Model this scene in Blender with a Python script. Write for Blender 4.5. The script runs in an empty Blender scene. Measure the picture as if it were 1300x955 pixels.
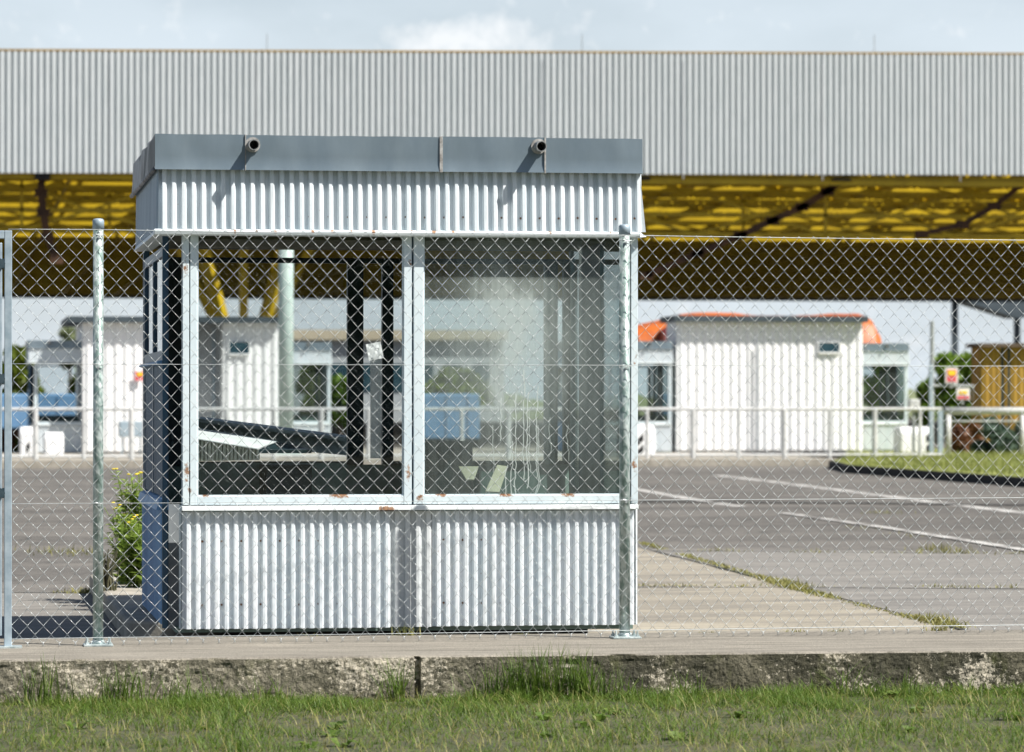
import bpy, math, random
from mathutils import Vector, Matrix, noise
from math import sin, cos, tan, atan, atan2, pi, radians
random.seed(7)
scn = bpy.context.scene
COL = scn.collection

# ------------------------------------------------------------------ camera maths
F = 4850.0; TH = radians(8.33); PITCH = atan(34.5 / F); CAMZ = 1.2
CAM = Vector((0, 0, CAMZ))
_rot = Matrix.Rotation(-TH, 3, 'Z') @ Matrix.Rotation(PITCH, 3, 'X')
def ray(px, py):
    return _rot @ Vector(((px - 650) / F, 1.0, (477.5 - py) / F))
def W(px, py, Y):
    d = ray(px, py); return CAM + d * (Y / d.y)
def X(px, Y): return W(px, 512, Y).x
def Zt(px, py, Y): return W(px, py, Y).z
def G(px, py, z=-0.1):
    d = ray(px, py); return CAM + d * ((z - CAMZ) / d.z)

# ------------------------------------------------------------------ mesh helper
class MB:
    def __init__(s): s.v = []; s.f = []
    def add(s, vs, fs):
        b = len(s.v); s.v += [tuple(v) for v in vs]; s.f += [tuple(i + b for i in f) for f in fs]; return s
    def box(s, x0, x1, y0, y1, z0, z1):
        return s.add([(x0,y0,z0),(x1,y0,z0),(x1,y1,z0),(x0,y1,z0),(x0,y0,z1),(x1,y0,z1),(x1,y1,z1),(x0,y1,z1)],
                     [(0,3,2,1),(4,5,6,7),(0,1,5,4),(1,2,6,5),(2,3,7,6),(3,0,4,7)])
    def prism(s, poly, z0, z1):       # poly in xy, ccw
        n = len(poly)
        return s.add([(p[0],p[1],z0) for p in poly] + [(p[0],p[1],z1) for p in poly],
                     [tuple(range(n))[::-1], tuple(range(n, 2*n))] + [(i,(i+1)%n,(i+1)%n+n,i+n) for i in range(n)])
    def prismx(s, poly, x0, x1):      # poly in yz
        n = len(poly)
        return s.add([(x0,p[0],p[1]) for p in poly] + [(x1,p[0],p[1]) for p in poly],
                     [tuple(range(n)), tuple(range(n, 2*n))[::-1]] + [(i,i+n,(i+1)%n+n,(i+1)%n) for i in range(n)])
    def prismy(s, poly, y0, y1):      # poly in xz
        n = len(poly)
        return s.add([(p[0],y0,p[1]) for p in poly] + [(p[0],y1,p[1]) for p in poly],
                     [tuple(range(n)), tuple(range(n, 2*n))[::-1]] + [(i,i+n,(i+1)%n+n,(i+1)%n) for i in range(n)])
    def bar(s, a, b, w, h=None):      # rectangular bar
        a = Vector(a); b = Vector(b); h = h or w; d = (b - a).normalized()
        up = Vector((0,0,1)) if abs(d.z) < .95 else Vector((0,1,0))
        sx = d.cross(up).normalized() * w / 2; sz = sx.cross(d).normalized() * h / 2
        vs = [p + i*sx + j*sz for p in (a, b) for i, j in ((-1,-1),(1,-1),(1,1),(-1,1))]
        return s.add(vs, [(0,1,2,3),(7,6,5,4),(0,4,5,1),(1,5,6,2),(2,6,7,3),(3,7,4,0)])
    def tube(s, pts, r, n=8, cap=True):
        pts = [Vector(p) for p in pts]; rs = r if isinstance(r, (list, tuple)) else [r] * len(pts)
        b = len(s.v)
        t0 = (pts[1] - pts[0]).normalized()
        ref = Vector((0,0,1)) if abs(t0.z) < .9 else Vector((0,1,0))
        for i, p in enumerate(pts):
            t = (pts[min(i+1, len(pts)-1)] - pts[max(i-1, 0)]).normalized()
            a = t.cross(ref).normalized(); c = a.cross(t)
            for k in range(n):
                q = 2*pi*k/n; s.v.append(tuple(p + (a*cos(q) + c*sin(q)) * rs[i]))
        for i in range(len(pts)-1):
            for k in range(n):
                s.f.append((b+i*n+k, b+i*n+(k+1)%n, b+(i+1)*n+(k+1)%n, b+(i+1)*n+k))
        if cap:
            s.f.append(tuple(b+k for k in range(n))[::-1]); e = b+(len(pts)-1)*n
            s.f.append(tuple(e+k for k in range(n)))
        return s
    def build(s, name, mat, parent=None, smooth=False, bevel=0):
        me = bpy.data.meshes.new(name)
        off = Vector(OFF.get(parent.name, (0,0,0))) if parent else Vector((0,0,0))
        me.from_pydata([(v[0]-off[0], v[1]-off[1], v[2]-off[2]) for v in s.v], [], s.f)
        me.validate(); me.update()
        if smooth: me.polygons.foreach_set('use_smooth', [True]*len(me.polygons))
        if mat: me.materials.append(mat)
        o = bpy.data.objects.new(name, me); COL.objects.link(o)
        if parent: o.parent = parent; OFF[o.name] = tuple(off)
        else: OFF[o.name] = (0,0,0)
        if bevel:
            m = o.modifiers.new('bevel', 'BEVEL'); m.width = bevel; m.segments = 2; m.limit_method = 'ANGLE'
        return o
OFF = {}
def pieces(mb, name, mat, parent=None, **kw):
    """build each connected piece of mb as its own object"""
    par = list(range(len(mb.v)))
    def fd(a):
        while par[a] != a: par[a] = par[par[a]]; a = par[a]
        return a
    for f in mb.f:
        for q in f[1:]: par[fd(q)] = fd(f[0])
    gr = {}
    for f in mb.f: gr.setdefault(fd(f[0]), []).append(f)
    out = []
    for fs in gr.values():
        idx = sorted({i for f in fs for i in f}); mp = {a: k for k, a in enumerate(idx)}
        n = MB(); n.v = [mb.v[i] for i in idx]; n.f = [tuple(mp[i] for i in f) for f in fs]
        out.append(n.build(name, mat, parent, **kw))
    return out
def thing(name, loc, label, cat, group=None):
    o = bpy.data.objects.new(name, None); COL.objects.link(o); o.location = loc
    o.empty_display_size = .2; OFF[o.name] = tuple(loc)
    o['label'] = label; o['category'] = cat
    if group: o['group'] = group
    return o
def tag(o, label, cat, group=None, kind=None):
    o['label'] = label; o['category'] = cat
    if group: o['group'] = group
    if kind: o['kind'] = kind
    return o
def struct(o): o['kind'] = 'structure'; return o
def kids(o): return [c for c in bpy.data.objects if c.parent == o]
def dup(o, loc=None, parent=None, label=None, rot=None):
    c = o.copy(); COL.objects.link(c); c.parent = parent
    if loc is not None: c.location = loc
    if rot is not None: c.rotation_euler = (0,0,rot)
    if label: c['label'] = label
    for k in kids(o):
        if not k.name.startswith('screw'): dup(k, parent=c)
    return c

# ------------------------------------------------------------------ materials
def newmat(name):
    m = bpy.data.materials.new(name); m.use_nodes = True
    nt = m.node_tree; return m, nt, nt.nodes['Principled BSDF']
def ramp(nt, fac, stops):
    r = nt.nodes.new('ShaderNodeValToRGB'); e = r.color_ramp.elements
    while len(e) < len(stops): e.new(.5)
    for el, (p, c) in zip(e, stops):
        el.position = p; el.color = (c[0], c[1], c[2], 1) if not isinstance(c, (int, float)) else (c, c, c, 1)
    nt.links.new(fac, r.inputs[0]); return r.outputs[0]
def coords(nt, scale=(1,1,1), space='Object'):
    if space == 'World':
        src = nt.nodes.new('ShaderNodeNewGeometry').outputs['Position']
    else:
        src = nt.nodes.new('ShaderNodeTexCoord').outputs['Object']
    mp = nt.nodes.new('ShaderNodeMapping'); mp.inputs['Scale'].default_value = scale
    nt.links.new(src, mp.inputs[0]); return mp.outputs[0]
def noi(nt, vec, scale, detail=4, rough=.55, dist=0):
    n = nt.nodes.new('ShaderNodeTexNoise'); n.inputs['Scale'].default_value = scale
    n.inputs['Detail'].default_value = detail; n.inputs['Roughness'].default_value = rough
    n.inputs['Distortion'].default_value = dist
    nt.links.new(vec, n.inputs['Vector']); return n.outputs[0]
def mixc(nt, fac, a, b, mode='MIX'):
    m = nt.nodes.new('ShaderNodeMix'); m.data_type = 'RGBA'; m.blend_type = mode
    for sock, val in ((m.inputs[0], fac), (m.inputs[6], a), (m.inputs[7], b)):
        if isinstance(val, (int, float)): sock.default_value = val
        elif isinstance(val, (tuple, list)): sock.default_value = (*val[:3], 1)
        else: nt.links.new(val, sock)
    return m.outputs[2]
def mth(nt, op, a, b=None, c=None, clamp=False):
    m = nt.nodes.new('ShaderNodeMath'); m.operation = op; m.use_clamp = clamp
    for i, val in enumerate((a, b, c)):
        if val is None: continue
        if isinstance(val, (int, float)): m.inputs[i].default_value = val
        else: nt.links.new(val, m.inputs[i])
    return m.outputs[0]
def bump(nt, bs, h, strength=.3, dist=.01):
    b = nt.nodes.new('ShaderNodeBump'); b.inputs['Strength'].default_value = strength
    b.inputs['Distance'].default_value = dist; nt.links.new(h, b.inputs['Height'])
    nt.links.new(b.outputs[0], bs.inputs['Normal'])
def simple(name, c1, c2=None, scale=6, rough=.6, metal=0, stretch=(1,1,1), b=0, bs=40, detail=5, lo=.35, hi=.65, space='Object', spec=.5):
    m, nt, P = newmat(name)
    P.inputs['Roughness'].default_value = rough; P.inputs['Metallic'].default_value = metal
    P.inputs['Specular IOR Level'].default_value = spec
    if c2 is None: P.inputs['Base Color'].default_value = (*c1, 1)
    else:
        v = coords(nt, stretch, space)
        nt.links.new(ramp(nt, noi(nt, v, scale, detail), [(lo, c1), (hi, c2)]), P.inputs['Base Color'])
    if b:
        v2 = coords(nt, (1,1,1), space); bump(nt, P, noi(nt, v2, bs, 5), b)
    return m
def rustpaint(name, c1, c2, pts=(), rough=.45, general=.70, scale=5):
    """painted metal with grime streaks and rust at given world points (x,y,z,radius)"""
    m, nt, P = newmat(name)
    v = coords(nt, (1,1,.35), 'World'); vw = coords(nt, (1,1,1), 'World')
    base = ramp(nt, noi(nt, v, scale, 5), [(.3, c1), (.7, c2)])
    n = noi(nt, vw, 55, 6, .7)
    total = None
    for (x, y, z, r, sz) in pts:
        d = nt.nodes.new('ShaderNodeVectorMath'); d.operation = 'SUBTRACT'; nt.links.new(vw, d.inputs[0]); d.inputs[1].default_value = (x, y, z)
        s2 = nt.nodes.new('ShaderNodeVectorMath'); s2.operation = 'MULTIPLY'; nt.links.new(d.outputs[0], s2.inputs[0]); s2.inputs[1].default_value = (1, .2, 1/sz)
        l = nt.nodes.new('ShaderNodeVectorMath'); l.operation = 'LENGTH'; nt.links.new(s2.outputs[0], l.inputs[0])
        k = mth(nt, 'SUBTRACT', 1.0, mth(nt, 'DIVIDE', l.outputs['Value'], r), clamp=True)
        total = k if total is None else mth(nt, 'MAXIMUM', total, k)
    gen = ramp(nt, noi(nt, vw, 23, 6, .7), [(general, 0.0), (general+.04, 1.0)])
    col = mixc(nt, gen, base, (.30,.17,.08))
    if total is not None:
        f = ramp(nt, mth(nt, 'ADD', total, mth(nt, 'MULTIPLY', mth(nt, 'SUBTRACT', n, .5), 1.5)), [(.42, 0.0), (.60, .95)])
        rc = ramp(nt, noi(nt, vw, 90, 4), [(.35, (.13,.05,.02)), (.6, (.36,.19,.09))])
        col = mixc(nt, f, col, rc)
    nt.links.new(col, P.inputs['Base Color']); P.inputs['Roughness'].default_value = rough
    bump(nt, P, n, .12, .004)
    return m
def glass(name, tint=(.93,.97,.96), refl=1.0):
    m = bpy.data.materials.new(name); m.use_nodes = True; nt = m.node_tree; nt.nodes.clear()
    out = nt.nodes.new('ShaderNodeOutputMaterial'); mx = nt.nodes.new('ShaderNodeMixShader')
    t = nt.nodes.new('ShaderNodeBsdfTransparent'); t.inputs[0].default_value = (*tint, 1)
    g = nt.nodes.new('ShaderNodeBsdfGlossy'); g.inputs['Roughness'].default_value = .015
    # Schlick reflectance, the same for both faces of the sheet
    ge = nt.nodes.new('ShaderNodeNewGeometry'); dt = nt.nodes.new('ShaderNodeVectorMath'); dt.operation = 'DOT_PRODUCT'
    nt.links.new(ge.outputs['Incoming'], dt.inputs[0]); nt.links.new(ge.outputs['True Normal'], dt.inputs[1])
    k = mth(nt, 'POWER', mth(nt, 'SUBTRACT', 1.0, mth(nt, 'ABSOLUTE', dt.outputs['Value'])), 5.0)
    f = mth(nt, 'MULTIPLY', mth(nt, 'ADD', .04, mth(nt, 'MULTIPLY', k, .96)), refl, clamp=True)
    nt.links.new(f, mx.inputs[0]); nt.links.new(t.outputs[0], mx.inputs[1]); nt.links.new(g.outputs[0], mx.inputs[2])
    nt.links.new(mx.outputs[0], out.inputs[0]); return m, nt, mx, out

M = {}
KY = 20.0
# kiosk paints
rp = []
for px, py, r, sz in ((234,342,.030,3.0),(241,333,.02,2),(235,447,.020,2),(236,600,.035,3),(239,622,.03,1.5),(519,335,.026,2),
                      (518,450,.018,3),(517,600,.030,2.6),(531,631,.045,.8),(804,458,.026,2.6),(803,590,.034,2.4),(801,632,.02,2),(259,629,.045,.4),(560,628,.06,.35),
                      (640,628,.07,.3),(720,628,.07,.3),(430,629,.09,.3)):
    p = W(px, py, KY); rp.append((p.x, KY, p.z, r, sz))
M['frame'] = rustpaint('pale_frame_paint', (.56,.66,.71), (.68,.76,.79), rp, .45, .78)
M['sill'] = rustpaint('white_sill_paint', (.68,.73,.74), (.80,.83,.83), [(W(490,646,19.9).x, 19.95, W(490,646,19.9).z, .09, .3)], .4, .80)
rr = []
for k, px in enumerate(range(300, 790, 25)):
    if k % 5 == 3: continue
    p = W(px + random.uniform(-3,3), 293, 19.85); rr.append((p.x, 19.83, p.z, .016 + .008*random.random(), 1.6))
M['rail'] = rustpaint('eaves_rail_paint', (.62,.70,.73), (.76,.81,.81), rr, .45, .78)
def corrmat(name, c1, c2, dirt=(.42,.44,.42), dz=.5):
    m, nt, P = newmat(name)
    v = coords(nt, (1,1,.12), 'Object'); v1 = coords(nt, (1,1,1), 'Object')
    base = ramp(nt, noi(nt, v, 9, 5), [(.3, c1), (.7, c2)])
    st = ramp(nt, noi(nt, coords(nt, (1,1,.05), 'Object'), 30, 5, .7), [(.55, 0.0), (.75, 1.0)])
    base = mixc(nt, mth(nt, 'MULTIPLY', st, dz), base, dirt)
    sp = ramp(nt, noi(nt, v1, 60, 3), [(.72, 0.0), (.76, 1.0)])
    base = mixc(nt, mth(nt, 'MULTIPLY', sp, .6), base, (.30,.22,.15))
    nt.links.new(base, P.inputs['Base Color']); P.inputs['Roughness'].default_value = .5
    bump(nt, P, noi(nt, v1, 14, 3), .25, .01)
    return m
M['corr'] = corrmat('white_ribbed_sheet', (.62,.69,.73), (.76,.80,.83))
M['corr_dirt_shade'] = corrmat('dirt_and_shade_ribbed_sheet', (.52,.56,.58), (.66,.69,.70), (.36,.36,.35), .7)  # dirt streaks plus a greyer base that paints in the fence post shadow
M['fascia'] = simple('blue_grey_flashing', (.155,.205,.245), (.215,.27,.31), 4, .38, .35, (1.5,1,.5), .12, 5, lo=.3, hi=.7)
M['fascia_side'] = simple('weathered_flashing', (.10,.10,.11), (.30,.31,.33), 9, .5, .2, (1,1,.35), .3, 20)
M['pipe'] = simple('grey_drain_pipe', (.16,.17,.17), (.36,.37,.37), 40, .5, .3)
M['black'] = simple('black_void', (.01,.01,.011))
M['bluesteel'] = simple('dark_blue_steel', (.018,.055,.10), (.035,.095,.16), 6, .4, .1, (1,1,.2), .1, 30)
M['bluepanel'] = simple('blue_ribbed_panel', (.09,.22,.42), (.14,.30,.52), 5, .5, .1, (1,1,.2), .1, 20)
M['inner'] = simple('grey_green_inner_board', (.15,.225,.20), (.22,.30,.27), 3, .7)
M['darkpost'] = simple('dark_window_post', (.006,.018,.022), (.016,.038,.044), 8, .5)
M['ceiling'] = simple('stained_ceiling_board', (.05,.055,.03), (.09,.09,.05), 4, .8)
M['counter'] = simple('pale_counter_top', (.62,.67,.67), (.74,.78,.78), 8, .55)
M['ribboard'] = simple('stained_ribbed_board', (.38,.40,.33), (.66,.66,.58), 20, .7, 0, (3,1,.3))
M['paper'] = simple('crumpled_paper', (.72,.74,.74), (.85,.86,.86), 12, .8, 0, b=.5, bs=30)
M['cream'] = simple('cream_board', (.62,.58,.42), (.72,.68,.52), 6, .7)
M['galv'] = simple('galvanised_steel', (.34,.41,.42), (.62,.69,.69), 28, .42, .45, (1,1,.35), .1, 80, lo=.38, hi=.62, space='World')
M['galvgreen'] = simple('mottled_galvanised_post', (.19,.27,.25), (.47,.54,.53), 45, .42, .3, (1,1,.45), .15, 90, lo=.40, hi=.58, space='World')
M['wire'] = simple('galvanised_wire', (.38,.42,.43), (.55,.58,.59), 60, .38, .4)
M['gate'] = simple('grey_blue_gate_steel', (.28,.36,.42), (.40,.48,.54), 18, .5, .3)
M['hinge'] = simple('dark_hinge_steel', (.03,.06,.08), (.06,.09,.11), 30, .5, .3)
M['glass'] = glass('clear_window_glass', (.95,.965,.965), .9)[0]
M['sideglass'] = glass('grimy_side_glass', (.22,.21,.20), 1.3)[0]

# dirty glass of the right window
def dirtyglass():
    m, nt, mx, out = glass('condensation_stained_glass', (.84,.885,.875), .8)
    g = nt.nodes.new('ShaderNodeNewGeometry'); sp = nt.nodes.new('ShaderNodeSeparateXYZ'); nt.links.new(g.outputs['Position'], sp.inputs[0])
    xc = X(655, KY); zc = Zt(655, 425, KY)
    ax = mth(nt, 'DIVIDE', mth(nt, 'SUBTRACT', sp.outputs[0], xc), .36)
    az = mth(nt, 'DIVIDE', mth(nt, 'SUBTRACT', sp.outputs[2], zc), .52)
    r2 = mth(nt, 'ADD', mth(nt, 'MULTIPLY', ax, ax), mth(nt, 'MULTIPLY', az, az))
    r2 = mth(nt, 'ADD', r2, mth(nt, 'MULTIPLY', mth(nt, 'SUBTRACT', noi(nt, coords(nt, (1,1,.6), 'World'), 4, 4), .5), 2.2))
    blob = mth(nt, 'DIVIDE', 1.0, mth(nt, 'ADD', 1.0, mth(nt, 'MULTIPLY', mth(nt, 'MAXIMUM', r2, 0.0), 1.6)))
    stk = ramp(nt, noi(nt, coords(nt, (1,1,.05), 'World'), 45, 4, .6), [(.40, 0.0), (.68, 1.0)])
    fine = noi(nt, coords(nt, (1,1,.5), 'World'), 160, 3)
    # run-down drips: thin wandering threads in the middle of the pane
    wob = mth(nt, 'MULTIPLY', mth(nt, 'SUBTRACT', noi(nt, coords(nt, (.6,0,1.1), 'World'), 9, 3), .5), .05)
    xx = mth(nt, 'ADD', sp.outputs[0], wob); drip = None
    for dpx, t0, t1, st_ in ((634,505,560,.5),(648,560,628,.55),(653,500,628,.7),(664,470,610,.6),(669,498,620,.75),(672,520,600,.4),(681,490,628,.6),(683,540,625,.5),(641,590,628,.6),(697,530,580,.3),(625,540,600,.35),(719,540,585,.3)):
        d0 = mth(nt, 'ABSOLUTE', mth(nt, 'SUBTRACT', xx, X(dpx, KY)))
        k = mth(nt, 'SUBTRACT', 1.0, mth(nt, 'DIVIDE', d0, .0042), clamp=True)
        k = mth(nt, 'MULTIPLY', k, mth(nt, 'MULTIPLY', mth(nt, 'LESS_THAN', sp.outputs[2], Zt(dpx, t0, KY)), mth(nt, 'GREATER_THAN', sp.outputs[2], Zt(dpx, t1, KY))))
        k = mth(nt, 'MULTIPLY', k, st_); drip = k if drip is None else mth(nt, 'MAXIMUM', drip, k)
    a = mth(nt, 'MULTIPLY', mth(nt, 'POWER', blob, 1.7), .46)
    b = mth(nt, 'MULTIPLY', stk, mth(nt, 'ADD', .012, mth(nt, 'MULTIPLY', blob, .14)))
    f = mth(nt, 'ADD', mth(nt, 'ADD', a, b), mth(nt, 'ADD', drip, mth(nt, 'ADD', .006, mth(nt, 'MULTIPLY', fine, .03))), clamp=True)
    df = nt.nodes.new('ShaderNodeBsdfDiffuse'); df.inputs[0].default_value = (.50,.56,.54,1)
    mx2 = nt.nodes.new('ShaderNodeMixShader'); nt.links.new(f, mx2.inputs[0]); nt.links.new(mx.outputs[0], mx2.inputs[1]); nt.links.new(df.outputs[0], mx2.inputs[2])
    nt.links.new(mx2.outputs[0], out.inputs[0]); return m
M['dirtyglass'] = dirtyglass()

# ------------------------------------------------------------------ KIOSK
X0 = X(231, KY); X1 = X(807, KY); YB = 22.1
XS = 1.09                                   # plane of the left side wall
zk = lambda py, Y=KY, px=231: Zt(px, py, Y)
Z_BOT = zk(798.5); Z_PT = zk(650); Z_SILL = zk(641); Z_FB = zk(641); Z_FT = zk(293)
def corr_sheet(mb, xa, xb, za, zb, ya, yb=None, n=46, depth=.021, back=.004, dent=None):
    """ribbed sheet facing -y; ya = base plane at za, yb at zb; ribs stick out to -y"""
    yb = ya if yb is None else yb
    p = (xb - xa) / n; prof = []
    for i in range(n):
        x = xa + i*p
        prof += [(x, 0), (x + .32*p, 0), (x + .42*p, -depth*.9), (x + .46*p, -depth), (x + .74*p, -depth), (x+.77*p, -depth*.86), (x+.86*p,-depth*.80), (x + .96*p, 0)]
    prof.append((xb, 0))
    k = len(prof); b = len(mb.v); nz = 7
    for j in range(nz):
        t = j/(nz-1); z = za + (zb-za)*t
        for (x, d) in prof:
            yy = ya + (yb-ya)*t + d + .0035*noise.noise((x*4, z*3, 2.2))
            if dent: yy += dent(x, z)
            mb.v.append((x, yy, z))
    for j in range(nz-1):
        for i in range(k-1):
            mb.f.append((b+j*k+i, b+j*k+i+1, b+(j+1)*k+i+1, b+(j+1)*k+i))
    # return edge thickness at the bottom
    c = len(mb.v)
    for (x, d) in prof: mb.v.append((x, ya + back + .012, za))
    for i in range(k-1): mb.f.append((b+i+1, b+i, c+i, c+i+1))
    return mb
def corr_side(mb, x, ya, yb, za, zb, n, depth=.016, lean=0):
    p = (yb - ya)/n; prof = []
    for i in range(n):
        y = ya + i*p; prof += [(y, 0), (y+.3*p, 0), (y+.42*p, -depth), (y+.82*p, -depth), (y+.95*p, 0)]
    prof.append((yb, 0)); k = len(prof); b = len(mb.v)
    for z, l in ((za, lean), (zb, 0)):
        for (y, d) in prof: mb.v.append((x + d*(1 if depth > 0 else 1) - l, y, z))
    for i in range(k-1): mb.f.append((b+i, b+k+i, b+k+i+1, b+i+1))
    return mb

def make_kiosk():
    root = thing('kiosk', (X0, KY, -.1), 'abandoned glazed kiosk of white ribbed metal standing right behind the chain link fence', 'kiosk', 'ribbed metal control kiosks')
    # --- lower front cladding, two sheets, between them a dirty strip greyed for the post shadow
    def dent(x, z):
        c = X(508, KY); return .006*math.exp(-((x-c)/.05)**2) * (1 if z < zk(700) else .4)
    xm0, xm1 = X(495, KY), X(548, KY)
    n1 = round((xm0-X0)/.0507); n2 = round((xm1-xm0)/.0507); n3 = round((X1-xm1)/.0507)
    o = corr_sheet(MB(), X0, xm0, Z_BOT, Z_PT, KY-.022, n=n1).build('front_panel', M['corr'], root)
    o2 = corr_sheet(MB(), xm1, X1-.012, Z_BOT+.004, Z_PT, KY-.022, n=n3).build('front_panel', M['corr'], root)
    o3 = corr_sheet(MB(), xm0, xm1, Z_BOT+.002, Z_PT, KY-.018, n=n2, dent=dent, depth=.018).build('front_panel', M['corr_dirt_shade'], root)
    o3['label'] = 'dented dirty panel strip between the front sheets, greyed as painted fence post shadow'
    def screws(parent, xa, xb, zs, y):
        s = MB(); x = xa
        while x < xb:
            for z in zs:
                if random.random() < .88:
                    s.tube([(x, y, z+random.uniform(-.004,.004)), (x, y-.005, z)], .0055, 6)
            x += .1014
        pieces(s, 'screw', M['rust'], parent)
    screws(o, X0+.105, xm0, (zk(687), zk(768)), KY-.024)
    screws(o2, xm1+.06, X1, (zk(687), zk(768)), KY-.024)
    # inner lining of the parapet walls, plinth and floor
    MB().box(X0+.01, X1-.02, KY+.022, KY+.05, .03, Z_PT).build('inner_lining', M['inner'], root)
    MB().box(X0+.25, X1-.2, KY+.35, YB-.15, -.1, .0).build('plinth', M['black'], root)
    MB().box(X0-.03, X1-.01, KY+.03, YB-.02, .0, .03).build('floor', M['inner'], root)
    # --- front windows
    zt = zk(291); zb = Z_SILL
    def win(pa, pb, ga, gb, gm, rail_px=None):
        xa, xb, xga, xgb = X(pa,KY), X(pb,KY), X(ga,KY), X(gb,KY)
        m = MB(); y0, y1 = KY-.060, KY+.0
        zgb = zk(630); zgt = zk(299)
        m.box(xa, xga, y0, y1, zb, zt); m.box(xgb, xb, y0, y1, zb, zt)
        m.box(xga, xgb, y0+.002, y1, zb, zgb); m.box(xga, xgb, y0+.002, y1, zgt, zt)
        w = m.build('window', M['frame'], root, bevel=.003)
        # glazing bead
        q = MB(); bw = .007
        q.box(xga, xga+bw, y0+.012, y0+.03, zgb, zgt); q.box(xgb-bw, xgb, y0+.012, y0+.03, zgb, zgt)
        q.box(xga+bw, xgb-bw, y0+.012, y0+.03, zgb, zgb+bw)
        q.build('glazing_bead', M['frame'], w)
        MB().box(xga-.004, xgb+.004, KY-.036, KY-.032, zgb-.004, zgt+.004).build('pane', gm, w)
        return w
    win(240.5, 521, 249.5, 511, M['glass'])
    w2 = win(523.5, 797, 536, 789.5, M['dirtyglass']); w2['label'] = 'window with stained cloudy pane'
    MB().box(X0, X(239,KY), KY-.066, KY+.05, zb, zt).build('corner_post', M['frame'], root, bevel=.002)
    MB().box(X(798.5,KY), X1, KY-.066, KY+.05, zb, zt).build('corner_post', M['frame'], root, bevel=.002)
    MB().box(X(239.5,KY), X(240.2,KY), KY-.03, KY+.0, zb, zt).build('gap_strip', M['bluesteel'], root)
    MB().box(X(521.2,KY), X(523.3,KY), KY-.03, KY+.0, zb, zt).build('gap_strip', M['bluesteel'], root)
    # sill
    m = MB(); m.prismx([(KY-.078, Z_PT+.006), (KY+.02, Z_PT+.006), (KY+.02, Z_SILL), (KY-.074, Z_SILL-.006)], X0-.004, X1+.002)
    m.build('window_sill', M['sill'], root, bevel=.004)
    # --- ribbed cornice band
    yb_, yt_ = 19.888, 19.906
    xl, xr = X(200, 19.9), X(811.5, 19.9)
    bz, tz = Zt(200, 291, yb_), Zt(200, 213, yt_)
    m = MB(); n = 50
    p0 = len(m.v); corr_sheet(m, xl, xr+.012, bz, tz+.03, yb_, yt_, n=n, depth=.024)
    cor = m.build('cornice', M['corr'], root)
    screws(cor, xl+.18, xr, (Zt(300, 274, 19.86),), 19.885)
    corr_side(MB(), xl+.004, 19.872, YB+.02, bz, tz+.03, 34, .010, .004).build('cornice', M['corr_side_shade'], root)
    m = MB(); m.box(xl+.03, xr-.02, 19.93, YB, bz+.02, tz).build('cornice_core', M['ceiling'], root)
    m = MB(); m.add([(xr+.012,19.885,bz),(xr+.012,YB,bz),(xr+.005,YB,tz),(xr+.005,19.905,tz)], [(0,1,2,3)])
    m.box(xl, xr, YB+.002, YB+.02, bz, tz); m.build('cornice', M['corr'], root)
    # triangular gusset at right end of the cornice
    MB().add([(xr-.004,19.882,bz),(xr+.03,19.87,bz),(xr,19.882,tz),(xr+.03,19.9,bz),(xr,19.92,tz)], [(0,1,2),(1,3,4,2)]).build('end_flap', M['corr'], root)
    # rail beneath the cornice
    xrl, xrr = X(196, 19.84), X(825, 19.84); z0, z1 = Zt(200, 297.5, 19.84), Zt(200, 290.2, 19.84)
    m = MB(); m.prismx([(19.862, z0), (19.99, z0), (19.99, z1), (19.868, z1), (19.856, (z0+z1)/2+.004)], xrl, xrr-.05)
    m.add([(xrr-.05,19.845,z0),(xrr-.05,19.86,z1),(xrr,19.92,z0+.006),(xrr-.05,19.99,z0),(xrr-.05,19.99,z1)], [(0,2,1),(1,2,4),(0,3,2),(3,4,2)])
    m.prismy([(xrl, z0), (xrl+.1, z0), (xrl+.1, z1), (xrl+.012, z1)], 19.992, YB+.03)
    m.build('eaves_rail', M['rail'], root, bevel=.003)
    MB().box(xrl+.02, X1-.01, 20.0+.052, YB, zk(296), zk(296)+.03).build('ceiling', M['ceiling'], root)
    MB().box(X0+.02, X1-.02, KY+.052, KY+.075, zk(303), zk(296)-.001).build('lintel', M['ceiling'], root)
    # --- fascia flashing, three lengths of slightly wavy sheet
    fy = 19.85; fz0, fz1 = Zt(199, 215, fy), Zt(199, 170, fy)
    fxl, fxr = X(196.5, fy), X(816, fy)
    cuts = [fxl, X(311.5, fy), X(560, fy), X(691.5, fy), fxr]
    for i in range(4):
        a, b = cuts[i]+(.0015 if i else 0), cuts[i+1]-.0015
        m = MB(); nx, nz = 26, 5; dzt = [0, -.002, .001, -.001][i]
        for j in range(nz+1):
            for k in range(nx+1):
                x = a + (b-a)*k/nx; z = fz0 + (fz1-fz0+dzt)*j/nz
                yy = fy + .0035*noise.noise((x*5, z*4, i*3.1)) + .002*noise.noise((x*14, z*9, 5)) - (.006 if j == 0 else 0)
                if j == nz: z += .0025*noise.noise((x*9, 3, i))
                m.v.append((x, yy, z))
        for j in range(nz):
            for k in range(nx):
                q = j*(nx+1)+k; m.f.append((q, q+1, q+nx+2, q+nx+1))
        # folded return under and behind
        for row, dy_, dz_ in ((0, .05, .003), (nz, .02, -.001)):
            t = len(m.v)
            for k in range(nx+1): m.v.append(m.v[row*(nx+1)+k])
            for k in range(nx+1): v = m.v[row*(nx+1)+k]; m.v.append((v[0], fy+dy_, v[2]+dz_))
            for k in range(nx):
                q = (t+k, t+k+1, t+nx+2+k, t+nx+1+k); m.f.append(q if row else q[::-1])
        m.build('fascia', M['fascia'], root, smooth=True)
    m = MB()
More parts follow.
